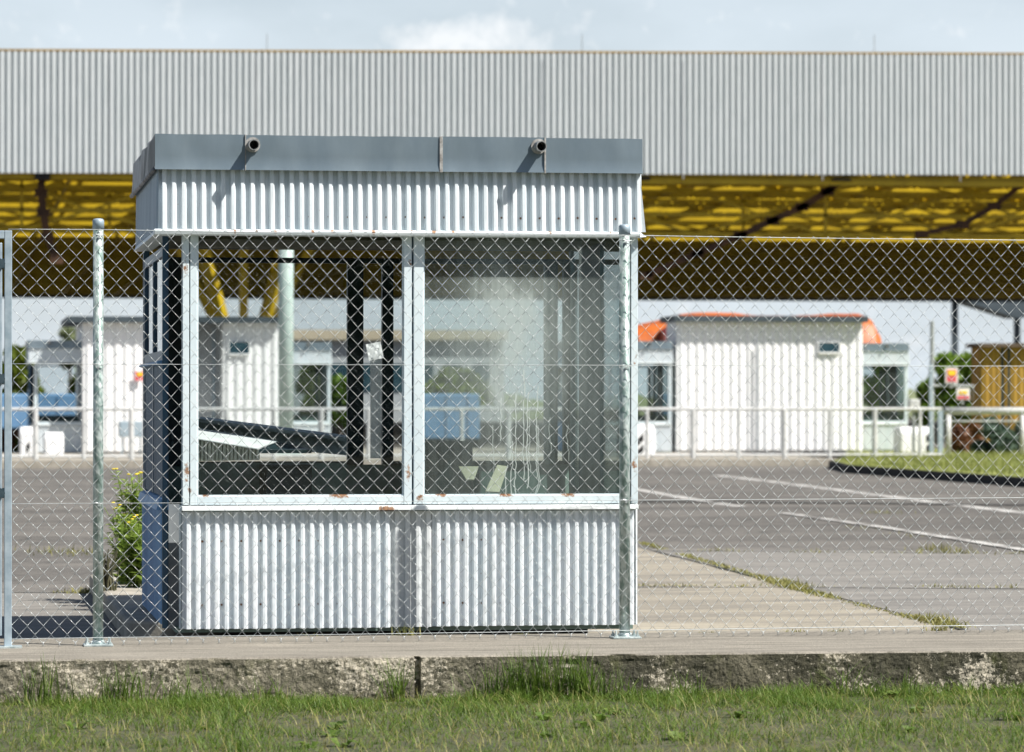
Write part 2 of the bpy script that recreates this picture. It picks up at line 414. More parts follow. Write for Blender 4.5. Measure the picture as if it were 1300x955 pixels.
    for px, w in ((560, .016), (311.5, .005), (692, .008)):
        x = X(px, fy); m.box(x-w/2, x+w/2, fy-.008, fy+.0, fz0-.003, fz1+.001)
    pieces(m, 'fascia_seam', M['seam'], root)
    # left side fascia, crumpled
    m = MB(); ny, nz = 40, 6; yback = YB+.06
    for j in range(nz+1):
        for k in range(ny+1):
            y = fy+.004 + (yback-fy)*k/ny; t = j/nz
            z = fz0 + (fz1-fz0)*t - .012*k/ny
            xx = fxl + .012*noise.noise((y*3.2+z*5, z*3, 9)) * (0.3 if k < 2 else 1) - .012*(1-t)*(k/ny)
            m.v.append((xx, y, z))
    for j in range(nz):
        for k in range(ny):
            q = j*(ny+1)+k; m.f.append((q+ny+1, q+ny+2, q+1, q))
    m.build('fascia', M['fascia_side'], root, smooth=True)
    m = MB(); m.tube([(fxl-.004, fy+.03, fz0-.003), (fxl-.014, yback, fz0-.016)], .012, 8)
    m.build('fascia_lip', M['fascia_side'], root, smooth=True)
    MB().box(fxr-.002, fxr, fy+.01, yback, fz0, fz1).box(fxl, fxr, yback, yback+.003, fz0-.01, fz1-.01).build('fascia', M['fascia'], root)
    MB().add([(fxl,fy+.02,fz1-.012),(fxr,fy+.02,fz1-.012),(fxr,yback,fz1-.02),(fxl,yback,fz1-.02),
              (fxl,fy+.02,fz0+.02),(fxr,fy+.02,fz0+.02),(fxr,yback,fz0+.01),(fxl,yback,fz0+.01)],
             [(0,1,2,3),(7,6,5,4),(0,3,7,4),(1,5,6,2)]).build('roof', M['roofing'], root)
    # drain pipes
    for px, py in ((320.5, 184), (683.5, 186)):
        c = W(px, py, fy); n = 18; m = MB(); y0, y1, r0, r1 = fy-.112, fy+.02, .028, .0235
        q = [(y1, r0), (y0, r0), (y0, r1), (y0+.12, r1)]
        for (y, r) in q:
            for k in range(n): m.v.append((c.x + r*cos(2*pi*k/n), y, c.z + r*sin(2*pi*k/n) - (fy-y)*.06))
        for j in range(3):
            for k in range(n): m.f.append((j*n+k, j*n+(k+1)%n, (j+1)*n+(k+1)%n, (j+1)*n+k))
        pp = m.build('drain_pipe', M['pipe'], root, smooth=False)
        MB().tube([(c.x, y0+.1, c.z-.005), (c.x, y0+.11, c.z-.005)], .0234, 16).build('pipe_hollow', M['black'], pp)
        MB().tube([(c.x, fy-.012, c.z), (c.x, fy+.004, c.z)], .040, 16).build('collar', M['seam'], pp)
    # --- left side wall (x = XS)
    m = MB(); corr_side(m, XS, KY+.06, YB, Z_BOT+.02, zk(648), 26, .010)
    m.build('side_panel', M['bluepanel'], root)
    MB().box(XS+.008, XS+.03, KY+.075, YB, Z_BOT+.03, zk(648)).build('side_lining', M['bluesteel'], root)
    m = MB(); m.box(XS-.004, XS+.022, KY+.05, KY+.075, Z_BOT, zt)     # front stile of the door side
    m.box(XS-.004, XS+.03, YB-.05, YB+.004, Z_BOT+.02, zt)
    pieces(m, 'side_post', M['bluesteel'], root)
    MB().prismy([(XS-.035, zk(648)), (XS+.03, zk(648)), (XS+.03, zk(632)), (XS-.02, zk(636))], KY+.06, YB+.01).build('side_sill', M['bluepanel'], root)
    d = MB()
    yd0, yd1 = KY+.08, YB-.052
    zs0, zs1, zs2 = zk(632)+.002, zk(452), zk(312)
    for (a, b) in ((yd0, yd0+.06), (yd0+.98, yd0+1.05), (yd1-.06, yd1)): d.box(XS, XS+.03, a, b, zs0, zs2)
    d.box(XS, XS+.03, yd0+.06, yd0+.98, zs1-.03, zs1+.03); d.box(XS, XS+.03, yd0+1.05, yd1-.06, zs1-.03, zs1+.03)
    d.box(XS, XS+.03, yd0+.06, yd0+.98, zs2-.05, zs2); d.box(XS, XS+.03, yd0+1.05, yd1-.06, zs2-.05, zs2)
    door = d.build('side_window', M['bluesteel'], root)
    corr_side(MB(), XS+.012, yd0+.06, yd1-.06, zs0, zs1-.03, 20, .008).build('lower_leaf', M['bluesteel'], door)
    MB().box(XS+.012, XS+.016, yd0+.06, yd1-.06, zs1+.03, zs2-.05).build('pane', M['sideglass'], door)
    MB().prismy([(XS-.03, zs1-.04), (XS, zs1-.045), (XS, zs1-.02), (XS-.03, zs1-.03)], yd0, yd1).build('drip_rail', M['bluepanel'], door)
    # sliding leaf inside, with its handle
    xa = X(212, KY); m = MB()
    m.box(xa-.004, xa+.014, KY+.10, KY+.13, .03, zt-.01)
    leaf = m.build('door_stile', M['bluesteel'], root)
    h = W(217, 558, KY+.1)
    hp = [(xa+.01 + .026*sin(t), KY+.09, h.z + .055*cos(t)) for t in [pi*k/10 for k in range(11)]]
    MB().tube(hp, .0065, 8).build('handle', M['darkpost'], leaf, smooth=True)
    # narrow jamb beside the front window
    MB().box(X(211,KY), X0-.004, KY+.13, KY+.15, Z_BOT-.005, Z_SILL).build('jamb_panel', M['jamb'], root)
    MB().box(X(227.5,KY), X0-.001, KY-.004, KY+.011, Z_BOT, Z_SILL).build('corner_trim', M['frame'], root)
    # --- back wall with windows
    bt = Z_FT - .06; bs = Zt(400, 590, YB)
    m = MB(); m.box(XS+.03, X1, YB-.03, YB, .03, bs).build('back_wall', M['inner'], root)
    xs = [XS+.03, X(236, YB)], [X(440, YB), X(460, YB)], [X(484, YB), X(498, YB)], [X(690, YB), X(706, YB)], [X1-.06, X1]
    m = MB()
    for a, b in xs: m.box(a, b, YB-.06, YB, bs, bt)
    m.box(xs[0][1], xs[1][0], YB-.05, YB, bt-.03, bt); m.box(xs[0][1], xs[1][0], YB-.05, YB, bs, bs+.02)
    m.box(xs[1][1], xs[2][0], YB-.05, YB, bt-.03, bt); m.box(xs[2][1], xs[3][0], YB-.05, YB, bt-.03, bt); m.box(xs[3][1], xs[4][0], YB-.05, YB, bt-.03, bt)
    m.box(xs[2][1], xs[3][0], YB-.05, YB, bs, bs+.02); m.box(xs[3][1], xs[4][0], YB-.05, YB, bs, bs+.02)
    bw = m.build('back_window', M['darkpost'], root)
    for a, b in ((xs[0][1], xs[1][0]), (xs[1][1], xs[2][0]), (xs[2][1], xs[3][0]), (xs[3][1], xs[4][0])):
        MB().box(a, b, YB-.022, YB-.018, bs+.02, bt-.03).build('pane', M['glass'], bw)
    # --- right side wall: ribbed below, window with a wide post above
    m = MB(); m.box(X1-.03, X1-.004, KY+.05, YB-.001, .03, zk(640)).build('right_wall', M['inner'], root)
    corr_side(MB(), X1+.004, KY+.02, YB, Z_BOT, zk(640), 40, -.012).build('side_panel', M['corr'], root)
    m = MB()
    ya = (X1-.03)/tan(TH + atan((762-650)/F)); yb2 = (X1-.03)/tan(TH + atan((735-650)/F))
    for a, b in ((KY+.052, KY+.10), (ya, yb2), (YB-.12, YB-.062)): m.box(X1-.03, X1-.002, a, b, zk(640), zt-.005)
    m.box(X1-.03, X1-.002, KY+.10, ya, zk(640), zk(640)+.04); m.box(X1-.03, X1-.002, yb2, YB-.12, zk(640), zk(640)+.04)
    sw = m.build('side_window', M['tealpost'], root)
    MB().box(X1-.02, X1-.016, KY+.1, YB-.12, zk(640)+.04, zt-.005).build('pane', M['sideglass2'], sw)
    return root
M['rust'] = simple('rusty_screw', (.10,.045,.02), (.20,.09,.04), 60, .8)
M['corr_side_shade'] = simple('shade_blue_ribbed_side', (.30,.38,.46), (.40,.48,.55), 6, .5, 0, (1,1,.3))  # shaded side of the white cornice, its shade painted as pale blue
M['seam'] = simple('mastic_seam', (.20,.19,.18), (.42,.42,.41), 40, .8)
M['roofing'] = simple('grey_roof_felt', (.18,.19,.19), (.25,.26,.26), 4, .9)
M['jamb'] = simple('shade_grey_jamb', (.24,.27,.30), (.36,.38,.40), 6, .6)  # jamb colour darkened to paint in the shade of its recess
M['tealpost'] = simple('dark_teal_frame', (.012,.03,.04), (.03,.055,.07), 8, .5)
M['sideglass2'] = glass('dusty_side_glass', (.6,.66,.66), 1.0)[0]
kiosk = make_kiosk()

# ------------------------------------------------------------------ things inside the kiosk
YC = 21.4
def quad_slab(name, pts, th, mat, parent=None):
    """a board from four world corner points, given thickness downwards"""
    b = [Vector(p) for p in pts]; nrm = (b[1]-b[0]).cross(b[3]-b[0]).normalized() * th
    m = MB(); m.add(b + [p - nrm for p in b], [(0,1,2,3),(7,6,5,4),(0,4,5,1),(1,5,6,2),(2,6,7,3),(3,7,4,0)])
    return m.build(name, mat, parent, bevel=.002)
ct = thing('counter_desk', (X(340, 21.2), 21.2, .03), 'collapsed counter with pale top and stained ribbed board behind the clear window', 'counter')
a0 = W(236, 541, 20.42); a1 = W(352, 560, 20.40); a2 = W(327, 569, 20.16); a3 = W(236, 554, 20.14)
quad_slab('counter_top', [a3, a2, a1, a0], .008, M['counter'], ct)
b0, b1, b2, b3 = W(240, 527, 22.02), W(440, 552.5, 22.02), W(440, 556, 21.85), W(240, 530, 21.8)
quad_slab('counter_top', [b3, b2, b1, b0], .02, M['counter'], ct)
quad_slab('back_board', [W(240, 560, 21.98), W(440, 578, 21.98), W(440, 553, 22.0), W(240, 528, 22.0)], .012, M['counterside'] if 'counterside' in M else M['counter'], ct)
m = MB(); n = 20
ra, rb, rc, rd = W(236, 556, 20.17), W(330, 571, 20.19), W(330, 584, 20.22), W(236, 586, 20.20)
for i in range(n):
    t0, t1 = i/n, (i+.7)/n
    p = [ra.lerp(rb, t0), ra.lerp(rb, t1), rd.lerp(rc, t1), rd.lerp(rc, t0)]
    m.add([q + Vector((0,-.008,0)) for q in p] + [q + Vector((0,.008,0)) for q in p], [(0,3,2,1),(4,5,6,7),(0,1,5,4),(1,2,6,5),(2,3,7,6),(3,0,4,7)])
m.add([ra+Vector((0,.009,0)), rb+Vector((0,.009,0)), rc+Vector((0,.009,0)), rd+Vector((0,.009,0))], [(0,3,2,1)])
m.build('ribbed_board', M['ribboard'], ct)
quad_slab('gable_board', [W(327, 571, 20.19), W(396, 571, 20.3), W(388, 568, 20.7), W(352, 561, 20.42)], .02, M['darkpost'], ct)
m = MB(); m.box(X(236, 21.3), X(440, 21.3), 21.3, 21.32, .03, Zt(300, 588, 21.3)); m.build('counter_front', M['inner'], ct)
cb = MB().box(X(334, 21.05), X(396, 21.05), 21.05, 21.29, .03, Zt(340, 590, 21.05)).build('cabinet_box', M['darkpost'], None)
cab = thing('cabinet', (X(365,21.1), 21.1, .03), 'small dark cabinet in front of the collapsed counter', 'cabinet')
cb.parent = cab; cb.location = -Vector(cab.location); cb.name = 'carcass'
MB().box(X(338, 21.05), X(392, 21.05), 21.03, 21.048, .06, Zt(340, 596, 21.05)).build('cabinet_door', M['tealpost'], cab)
# paper note taped to the back window
m = MB(); nn = 6; c = W(476, 446, KY-.026)
for j in range(nn+1):
    for i in range(nn+1):
        u, v = i/nn-.5, j/nn-.5; uu = u*.080*cos(.2) - v*.088*sin(.2); vv = u*.080*sin(.2)+v*.088*cos(.2)
        m.v.append((c.x+uu, KY-.018+.006*noise.noise((u*4,v*4,1))+.004*noise.noise((u*9,v*9,4)), c.z+vv))
for j in range(nn):
    for i in range(nn): q = j*(nn+1)+i; m.f.append((q, q+1, q+nn+2, q+nn+1))
o = m.build('paper_note', M['paper']); s_ = o.modifiers.new('t', 'SOLIDIFY'); s_.thickness = .0008
tag(o, 'crumpled white paper note stuck up inside the kiosk window', 'paper')
# pale film strip hanging beside it
M['film'] = glass('milky_plastic_film', (.72,.76,.75), .5)[0]
_nt = M['film'].node_tree; _o = [n for n in _nt.nodes if n.type == 'OUTPUT_MATERIAL'][0]; _mx = [n for n in _nt.nodes if n.type == 'MIX_SHADER'][0]
_d = _nt.nodes.new('ShaderNodeBsdfTranslucent'); _d.inputs[0].default_value = (.8,.82,.82,1); _m2 = _nt.nodes.new('ShaderNodeMixShader'); _m2.inputs[0].default_value = .7
_nt.links.new(_mx.outputs[0], _m2.inputs[1]); _nt.links.new(_d.outputs[0], _m2.inputs[2]); _nt.links.new(_m2.outputs[0], _o.inputs[0])
p0, p1 = W(470, 455, YB-.06), W(483.5, 582, YB-.06)
o = MB().box(p0.x, p1.x, YB-.067, YB-.064, p1.z, p0.z+.02).build('film_strip', M['film']); tag(o, 'milky plastic strip hanging below the paper note in the kiosk', 'plastic strip')
# cream boards behind the stained pane
o = quad_slab('cream_board', [W(616, 624, 20.22), W(634, 625, 20.22), W(645, 592, 20.30), W(631, 590, 20.30)], .01, M['cream'])
tag(o, 'slanted cream board leaning low behind the stained pane', 'board')
o = quad_slab('cream_board', [W(592, 609, 20.26), W(602, 609, 20.26), W(608, 592, 20.30), W(582, 592, 20.30)], .01, M['cream'])
tag(o, 'cream funnel shaped offcut low behind the stained pane', 'board')
o = MB().box(X(538, 21.5), X(600, 21.5), 21.5, 21.55, .03, Zt(560, 560, 21.5)).build('board_panel', M['darkpost'], None); tag(o, 'dark green board standing on the floor behind the stained pane', 'board')

# ------------------------------------------------------------------ GROUND
def asphalt():
    m, nt, P = newmat('old_asphalt')
    v = coords(nt, (1,1,1), 'World')
    big = ramp(nt, noi(nt, coords(nt,(.4,1,1),'World'), .35, 5, .6), [(.3, (.088,.081,.072)), (.7, (.150,.140,.126))])
    mid = ramp(nt, noi(nt, coords(nt,(1,.35,1),'World'), 6, 6, .7), [(.35, (.74,)*3), (.65, (1.14,)*3)])
    c = mixc(nt, 1.0, big, mid, 'MULTIPLY')
    ag = ramp(nt, noi(nt, v, 90, 3), [(.42, (.62,)*3), (.62, (1.4,)*3)])
    c = mixc(nt, .8, c, ag, 'MULTIPLY')
    st = ramp(nt, noi(nt, coords(nt,(.5,.25,1),'World'), 1.6, 4), [(.60, 0.0), (.68, 1.0)])
    c = mixc(nt, mth(nt,'MULTIPLY', st, .45), c, (.075,.07,.066))
    vo = nt.nodes.new('ShaderNodeTexVoronoi'); vo.feature = 'DISTANCE_TO_EDGE'; vo.inputs['Scale'].default_value = .33
    dv = nt.nodes.new('ShaderNodeVectorMath'); dv.operation = 'ADD'; nt.links.new(v, dv.inputs[0])
    wv = nt.nodes.new('ShaderNodeVectorMath'); wv.operation = 'SCALE'; wv.inputs['Scale'].default_value = 1.3
    nz = nt.nodes.new('ShaderNodeTexNoise'); nz.inputs['Scale'].default_value = .8; nz.inputs['Detail'].default_value = 5; nt.links.new(v, nz.inputs['Vector'])
    nt.links.new(nz.outputs[1], wv.inputs[0]); nt.links.new(wv.outputs[0], dv.inputs[1]); nt.links.new(dv.outputs[0], vo.inputs['Vector'])
    ck = ramp(nt, vo.outputs['Distance'], [(.004, 1.0), (.012, 0.0)])
    c = mixc(nt, mth(nt, 'MULTIPLY', ck, .7), c, (.035,.035,.03))
    pt = ramp(nt, noi(nt, coords(nt,(.12,.5,1),'World'), .9, 2), [(.54, 0.0), (.56, 1.0)])
    c = mixc(nt, mth(nt,'MULTIPLY', pt, .35), c, (.19,.175,.155))
    nt.links.new(c, P.inputs['Base Color']); P.inputs['Roughness'].default_value = .85
    bump(nt, P, noi(nt, v, 70, 5), .5, .01); return m
def concrete(name, c1, c2, c3, sc=3, strength=.5, moss=0):
    m, nt, P = newmat(name)
    v = coords(nt, (1,1,1), 'World')
    c = ramp(nt, noi(nt, coords(nt,(.5,2.2,1),'World'), sc, 6, .65), [(.28, c1), (.5, c2), (.72, c3)])
    sp = ramp(nt, noi(nt, v, 120, 3), [(.40, (.8,)*3), (.6, (1.12,)*3)])
    c = mixc(nt, .7, c, sp, 'MULTIPLY')
    nt.links.new(c, P.inputs['Base Color']); P.inputs['Roughness'].default_value = .88
    bump(nt, P, noi(nt, v, 60, 6), strength, .01); return m
M['asphalt'] = asphalt()
M['slab'] = concrete('worn_concrete_slab', (.15,.14,.125), (.26,.235,.19), (.38,.34,.265), 1.1)
M['slabgrey'] = concrete('grey_concrete_slab', (.13,.125,.115), (.19,.18,.165), (.25,.235,.21), 2.2)
M['line'] = simple('worn_road_paint', (.14,.13,.12), (.46,.45,.43), 5, .8, 0, (1,.5,1), lo=.38, hi=.56, space='World', detail=8)
M['seamdark'] = simple('dark_drain_seam', (.025,.025,.025), (.05,.05,.045), 8, .9)
struct(MB().add([(-900,19.7,-.1),(900,19.7,-.1),(900,1600,-.1),(-900,1600,-.1)], [(0,1,2,3)]).build('yard_asphalt', M['asphalt']))
def sheet(name, pxs, z, mat):
    return struct(MB().add([G(x, y, z) for x, y in pxs], [tuple(range(len(pxs)))]).build(name, mat))
# concrete apron: pale triangle left of the weedy joint, grey slabs right of it
g = lambda x, y: G(x, y, -.096)
yb = lambda p: max(p.y, 19.7)
pale = [(X(560,19.71),19.71), (X(1268,19.71),19.71), (g(1218,798).x, g(1218,798).y), (g(1010,745).x, g(1010,745).y), (g(817,697).x, g(817,697).y), (g(560,640).x, g(560,640).y)]
struct(MB().add([(x,y,-.096) for x,y in pale], [tuple(range(6))]).build('pale_concrete_apron', M['slab']))
gr = [(X(1269,19.71),19.71), (X(1600,19.71),19.71), (g(1600,704).x, g(1600,704).y), (g(822,697).x, g(822,697).y), (g(1012,745).x, g(1012,745).y), (g(1220,798).x, g(1220,798).y)]
struct(MB().add([(x,y,-.095) for x,y in gr], [tuple(range(6))]).build('grey_concrete_apron', M['slabgrey']))
gl = [(-9,19.71), (X(225,19.71),19.71), (g(225,752).x, g(225,752).y), (g(-300,749).x, g(-300,749).y)]
struct(MB().add([(x,y,-.096) for x,y in gl], [(0,1,2,3)]).build('left_concrete_apron', M['slabgrey']))
def gstrip(name, pts, w, z, mat, wl=None):
    """painted strip on the ground along pixel points; half width w (m, across)"""
    q = [G(x, y, z) for x, y in pts]; L = []; R = []
    # resample for slightly ragged edges
    qq = []
    for i in range(len(q)-1):
        k = max(2, int((q[i+1]-q[i]).length/.6))
        qq += [q[i].lerp(q[i+1], j/k) for j in range(k)]
    qq.append(q[-1])
    for i, p in enumerate(qq):
        d = (qq[min(i+1,len(qq)-1)] - qq[max(i-1,0)]).normalized(); nrm = Vector((-d.y, d.x, 0))
        L.append(p + nrm*(w+random.uniform(-.012,.012))); R.append(p - nrm*(w+random.uniform(-.012,.012)))
    n = len(qq); m = MB(); m.add(L+R, [(i, n+i, n+i+1, i+1) for i in range(n-1)])
    return struct(m.build(name, mat))
gstrip('painted_line', [(911,603.5), (1000,614), (1182,637), (1420,666)], .13, -.096, M['line'])
gstrip('painted_line', [(790,618), (880,634), (939,643)], .10, -.096, M['line'])
gstrip('painted_line', [(994,651), (1140,672), (1300,697.7), (1500,730)], .075, -.090, M['line'])
gstrip('drain_seam', [(812,636.5), (1080,638.5), (1400,642)], .20, -.088, M['seamdark'])
gstrip('slab_joint', [(808,745), (1010,745.5), (1400,748)], .03, -.091, M['seamdark'])
gstrip('slab_joint', [(-250,750), (100,752), (190,753)], .03, -.091, M['seamdark'])
gstrip('slab_joint', [(830,699), (1100,701), (1400,704)], .025, -.091, M['seamdark'])
gstrip('slab_joint', [(817,696), (1010,745), (1218,798), (1262,809.5)], .012, -.0905, M['seamdark'])

# --- concrete ledge carrying the fence, with a rough face
def ledgemat():
    m, nt, P = newmat('mossy_concrete')
    v = coords(nt, (1,1,1), 'World'); g_ = nt.nodes.new('ShaderNodeNewGeometry')
    sp = nt.nodes.new('ShaderNodeSeparateXYZ'); nt.links.new(g_.outputs['Position'], sp.inputs[0])
    sn = nt.nodes.new('ShaderNodeSeparateXYZ'); nt.links.new(g_.outputs['True Normal'], sn.inputs[0])
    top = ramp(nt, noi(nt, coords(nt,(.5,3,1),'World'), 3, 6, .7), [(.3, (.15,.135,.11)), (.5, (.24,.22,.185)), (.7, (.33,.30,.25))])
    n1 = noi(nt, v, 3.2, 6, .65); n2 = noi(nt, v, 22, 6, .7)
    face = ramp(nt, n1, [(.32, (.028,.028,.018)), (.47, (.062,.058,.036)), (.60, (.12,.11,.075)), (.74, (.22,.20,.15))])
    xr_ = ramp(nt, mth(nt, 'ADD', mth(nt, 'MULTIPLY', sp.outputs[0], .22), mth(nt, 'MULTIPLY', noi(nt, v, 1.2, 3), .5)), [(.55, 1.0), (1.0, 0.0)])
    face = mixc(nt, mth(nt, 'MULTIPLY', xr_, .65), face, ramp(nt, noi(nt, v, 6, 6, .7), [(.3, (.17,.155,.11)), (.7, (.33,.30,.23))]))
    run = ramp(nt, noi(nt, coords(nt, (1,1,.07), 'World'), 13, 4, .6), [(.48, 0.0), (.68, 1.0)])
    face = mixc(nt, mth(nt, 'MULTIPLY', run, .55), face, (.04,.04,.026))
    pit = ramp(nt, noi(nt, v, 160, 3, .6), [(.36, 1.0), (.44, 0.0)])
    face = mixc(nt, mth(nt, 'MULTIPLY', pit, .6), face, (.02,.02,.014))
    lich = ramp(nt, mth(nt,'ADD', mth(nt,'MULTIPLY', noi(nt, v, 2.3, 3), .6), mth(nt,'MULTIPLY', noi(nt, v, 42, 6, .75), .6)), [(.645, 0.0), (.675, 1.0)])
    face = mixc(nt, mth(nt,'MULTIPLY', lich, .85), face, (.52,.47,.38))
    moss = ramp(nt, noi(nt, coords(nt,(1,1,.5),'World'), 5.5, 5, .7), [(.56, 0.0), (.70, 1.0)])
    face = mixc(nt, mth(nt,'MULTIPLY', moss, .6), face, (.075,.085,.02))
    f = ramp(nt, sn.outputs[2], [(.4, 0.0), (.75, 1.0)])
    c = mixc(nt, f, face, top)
    sc = ramp(nt, noi(nt, v, 110, 4), [(.38, (.72,)*3), (.62, (1.2,)*3)])
    c = mixc(nt, .8, c, sc, 'MULTIPLY')
    nt.links.new(c, P.inputs['Base Color']); P.inputs['Roughness'].default_value = .92
    bump(nt, P, mth(nt,'ADD', n2, mth(nt,'MULTIPLY', noi(nt, v, 70, 5), .4)), .8, .02); return m
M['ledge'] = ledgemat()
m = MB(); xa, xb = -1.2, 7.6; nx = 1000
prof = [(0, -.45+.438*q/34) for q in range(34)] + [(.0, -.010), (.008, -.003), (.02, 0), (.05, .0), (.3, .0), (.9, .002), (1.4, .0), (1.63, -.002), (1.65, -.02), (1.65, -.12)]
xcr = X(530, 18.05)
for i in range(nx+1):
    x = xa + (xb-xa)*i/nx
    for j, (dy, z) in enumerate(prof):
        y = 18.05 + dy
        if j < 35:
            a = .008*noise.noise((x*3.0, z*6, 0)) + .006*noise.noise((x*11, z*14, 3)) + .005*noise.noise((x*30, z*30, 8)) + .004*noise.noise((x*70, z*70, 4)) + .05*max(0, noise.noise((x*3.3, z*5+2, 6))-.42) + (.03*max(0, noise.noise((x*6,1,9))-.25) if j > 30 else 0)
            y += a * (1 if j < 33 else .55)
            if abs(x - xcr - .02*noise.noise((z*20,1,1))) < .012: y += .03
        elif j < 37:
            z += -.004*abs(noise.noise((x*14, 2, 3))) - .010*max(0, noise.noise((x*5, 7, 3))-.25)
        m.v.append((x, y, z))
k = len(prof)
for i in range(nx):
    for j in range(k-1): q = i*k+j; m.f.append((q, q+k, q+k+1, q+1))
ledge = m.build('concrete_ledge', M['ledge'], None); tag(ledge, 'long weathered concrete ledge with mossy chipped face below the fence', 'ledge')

# verge in front
M['soil'] = simple('verge_soil', (.045,.05,.025), (.09,.085,.045), 8, .95, 0, b=.5, bs=20, space='World')
m = MB(); n = 30
struct(MB().add([(-900,-600,-.24),(900,-600,-.24),(900,18.2,-.205),(-900,18.2,-.205)], [(0,1,2,3)]).build('verge_ground', M['soil']))

def leafmat(name, c1, c2, c3=None, tr=.35, scale=3):
    m, nt, P = newmat(name)
    v = coords(nt, (1,1,1), 'World'); wn = nt.nodes.new('ShaderNodeTexWhiteNoise')
    n_ = noi(nt, v, scale, 3)
    st = [(.3, c1), (.7, c2)] if c3 is None else [(.3, c1), (.5, c2), (.72, c3)]
    c = ramp(nt, n_, st)
    nt.links.new(c, P.inputs['Base Color']); P.inputs['Roughness'].default_value = .55
    t = nt.nodes.new('ShaderNodeBsdfTranslucent'); nt.links.new(c, t.inputs[0])
    mx = nt.nodes.new('ShaderNodeMixShader'); mx.inputs[0].default_value = tr
    out = nt.nodes['Material Output']; nt.links.new(P.outputs[0], mx.inputs[1]); nt.links.new(t.outputs[0], mx.inputs[2]); nt.links.new(mx.outputs[0], out.inputs[0])
    return m
M['grass'] = leafmat('fresh_grass', (.055,.10,.012), (.11,.19,.025), (.22,.28,.06), .45, 14)
M['lawn'] = leafmat('sunny_lawn', (.15,.19,.04), (.24,.27,.07), (.33,.34,.12), .4, 2)
M['drygrass'] = leafmat('dry_weeds', (.12,.14,.03), (.25,.24,.07), (.34,.30,.12), .3, 12)
M['weed'] = leafmat('weed_leaves', (.17,.27,.04), (.27,.38,.07), (.38,.47,.12), .4, 14)
M['flower'] = simple('yellow_petals', (.75,.55,.02), (.85,.68,.05), 30, .6)
def blade(m, x, y, z, h, w, az, lean, segs=4):
    dx, dy = cos(az), sin(az); px, py = -dy*w/2, dx*w/2; b = len(m.v)
    for i in range(segs+1):
        t = i/segs; off = lean*t*t; zz = z + h*(t - .25*lean/max(h,.01)*t*t*.6); ww = (1-t)**.7 if i < segs else 0
        cx_, cy_ = x+dx*off, y+dy*off
        if i < segs: m.v += [(cx_-px*ww, cy_-py*ww, zz), (cx_+px*ww, cy_+py*ww, zz)]
        else: m.v.append((cx_, cy_, zz))
    for i in range(segs-1): m.f.append((b+2*i, b+2*i+1, b+2*i+3, b+2*i+2))
    q = b+2*(segs-1); m.f.append((q, q+1, q+2))
R = random.Random(3); LW = []
m = MB()
for _ in range(62000):
    x = R.uniform(-.2, 6.4); y = 18.02 - abs(R.gauss(0, .5)) if R.random() < .3 else R.uniform(13.8, 18.0)
    d = noise.noise((x*2.2, y*2.2, 1)) + .3*noise.noise((x*7, y*7, 5))
    h = .05 + .06*d + R.uniform(-.03, .035)
    if y < 17.7: h *= .8; d = d-.1
    if d < -.28 and R.random() < .6: continue
    blade(m, x, y, -.215, max(.035, h), R.uniform(.003,.007), R.uniform(0, 6.28), R.uniform(.02,.12), 3)
md = MB()
for _ in range(9000):
    x = R.uniform(.0, 6.2); y = R.uniform(14, 18)
    blade(md, x, y, -.215, R.uniform(.03,.11), R.uniform(.002,.005), R.uniform(0, 6.28), R.uniform(.03,.16), 4)
tag(md.build('dry_grass', M['drygrass']), 'thin dry straw coloured blades among the verge grass', 'grass', kind='stuff')
o = m.build('verge_grass', M['grass']); tag(o, 'rough green grass along the foot of the concrete ledge', 'grass', kind='stuff')
for k in range(26):
    wx, wy = R.uniform(.2, 5.6), R.uniform(15.5, 17.9); q = MB()
    for _ in range(R.randint(7, 14)):
        az = R.uniform(0, 6.28); L = R.uniform(.04, .10); sx, sy = -sin(az)*L*.22, cos(az)*L*.22; P0 = (wx, wy, -.22)
        t1 = (wx+cos(az)*L*.5, wy+sin(az)*L*.5, -.22+L*.5); b0 = len(q.v)
        q.v += [P0, (t1[0]+sx, t1[1]+sy, t1[2]), (wx+cos(az)*L, wy+sin(az)*L, -.22+L*.42), (t1[0]-sx, t1[1]-sy, t1[2])]; q.f.append((b0, b0+1, b0+2, b0+3))
    md.v += q.v if False else []
    LW.append(q)
def tuft(px, py_top, n, spread, name_label, w=(.004,.009), hs=(.55,1.0), lean=.14, mat='grass'):
    base = W(px, 930, 17.93); ztop = Zt(px, py_top, 17.93); H = ztop + .215; m = MB()
    for _ in range(n):
        x = base.x + R.gauss(0, spread); y = 17.95 - abs(R.gauss(0, .035))
        h = H * R.uniform(*hs) * math.exp(-((x-base.x)/(spread*2.2))**2*.5)*1.32
        blade(m, x, y, -.22, h, R.uniform(*w), R.choice((0, pi)) + R.gauss(0, .9), R.uniform(.02, lean), 5)
    o = m.build('grass_tuft', M[mat]); tag(o, name_label, 'grass tuft', 'tall grass tufts against the ledge')
_m = MB()
for q in LW: _m.add(q.v, q.f)
tag(_m.build('verge_weeds', M['grass']), 'low broad leaved weeds scattered through the verge grass', 'weeds', kind='stuff')
tuft(695, 826, 330, .17, 'densest tall grass tuft, against the ledge below the stained kiosk pane')
tuft(650, 842, 90, .09, 'smaller grass tuft just left of the densest one at the ledge')
tuft(742, 838, 130, .10, 'grass tuft right of the densest one, near the right fence post')
tuft(500, 838, 60, .045, 'thin grass tuft beside the crack in the ledge', lean=.2)
tuft(160, 844, 110, .10, 'grass tuft below the left fence post')
tuft(60, 838, 60, .07, 'sparse grass tuft at the left end of the ledge')
tuft(245, 849, 60, .09, 'low grass tuft below the left corner of the kiosk')
tuft(1075, 838, 45, .09, 'sparse long bladed tuft right of the right fence post', lean=.3)
tuft(1140, 850, 40, .05, 'short tuft at the right part of the ledge')
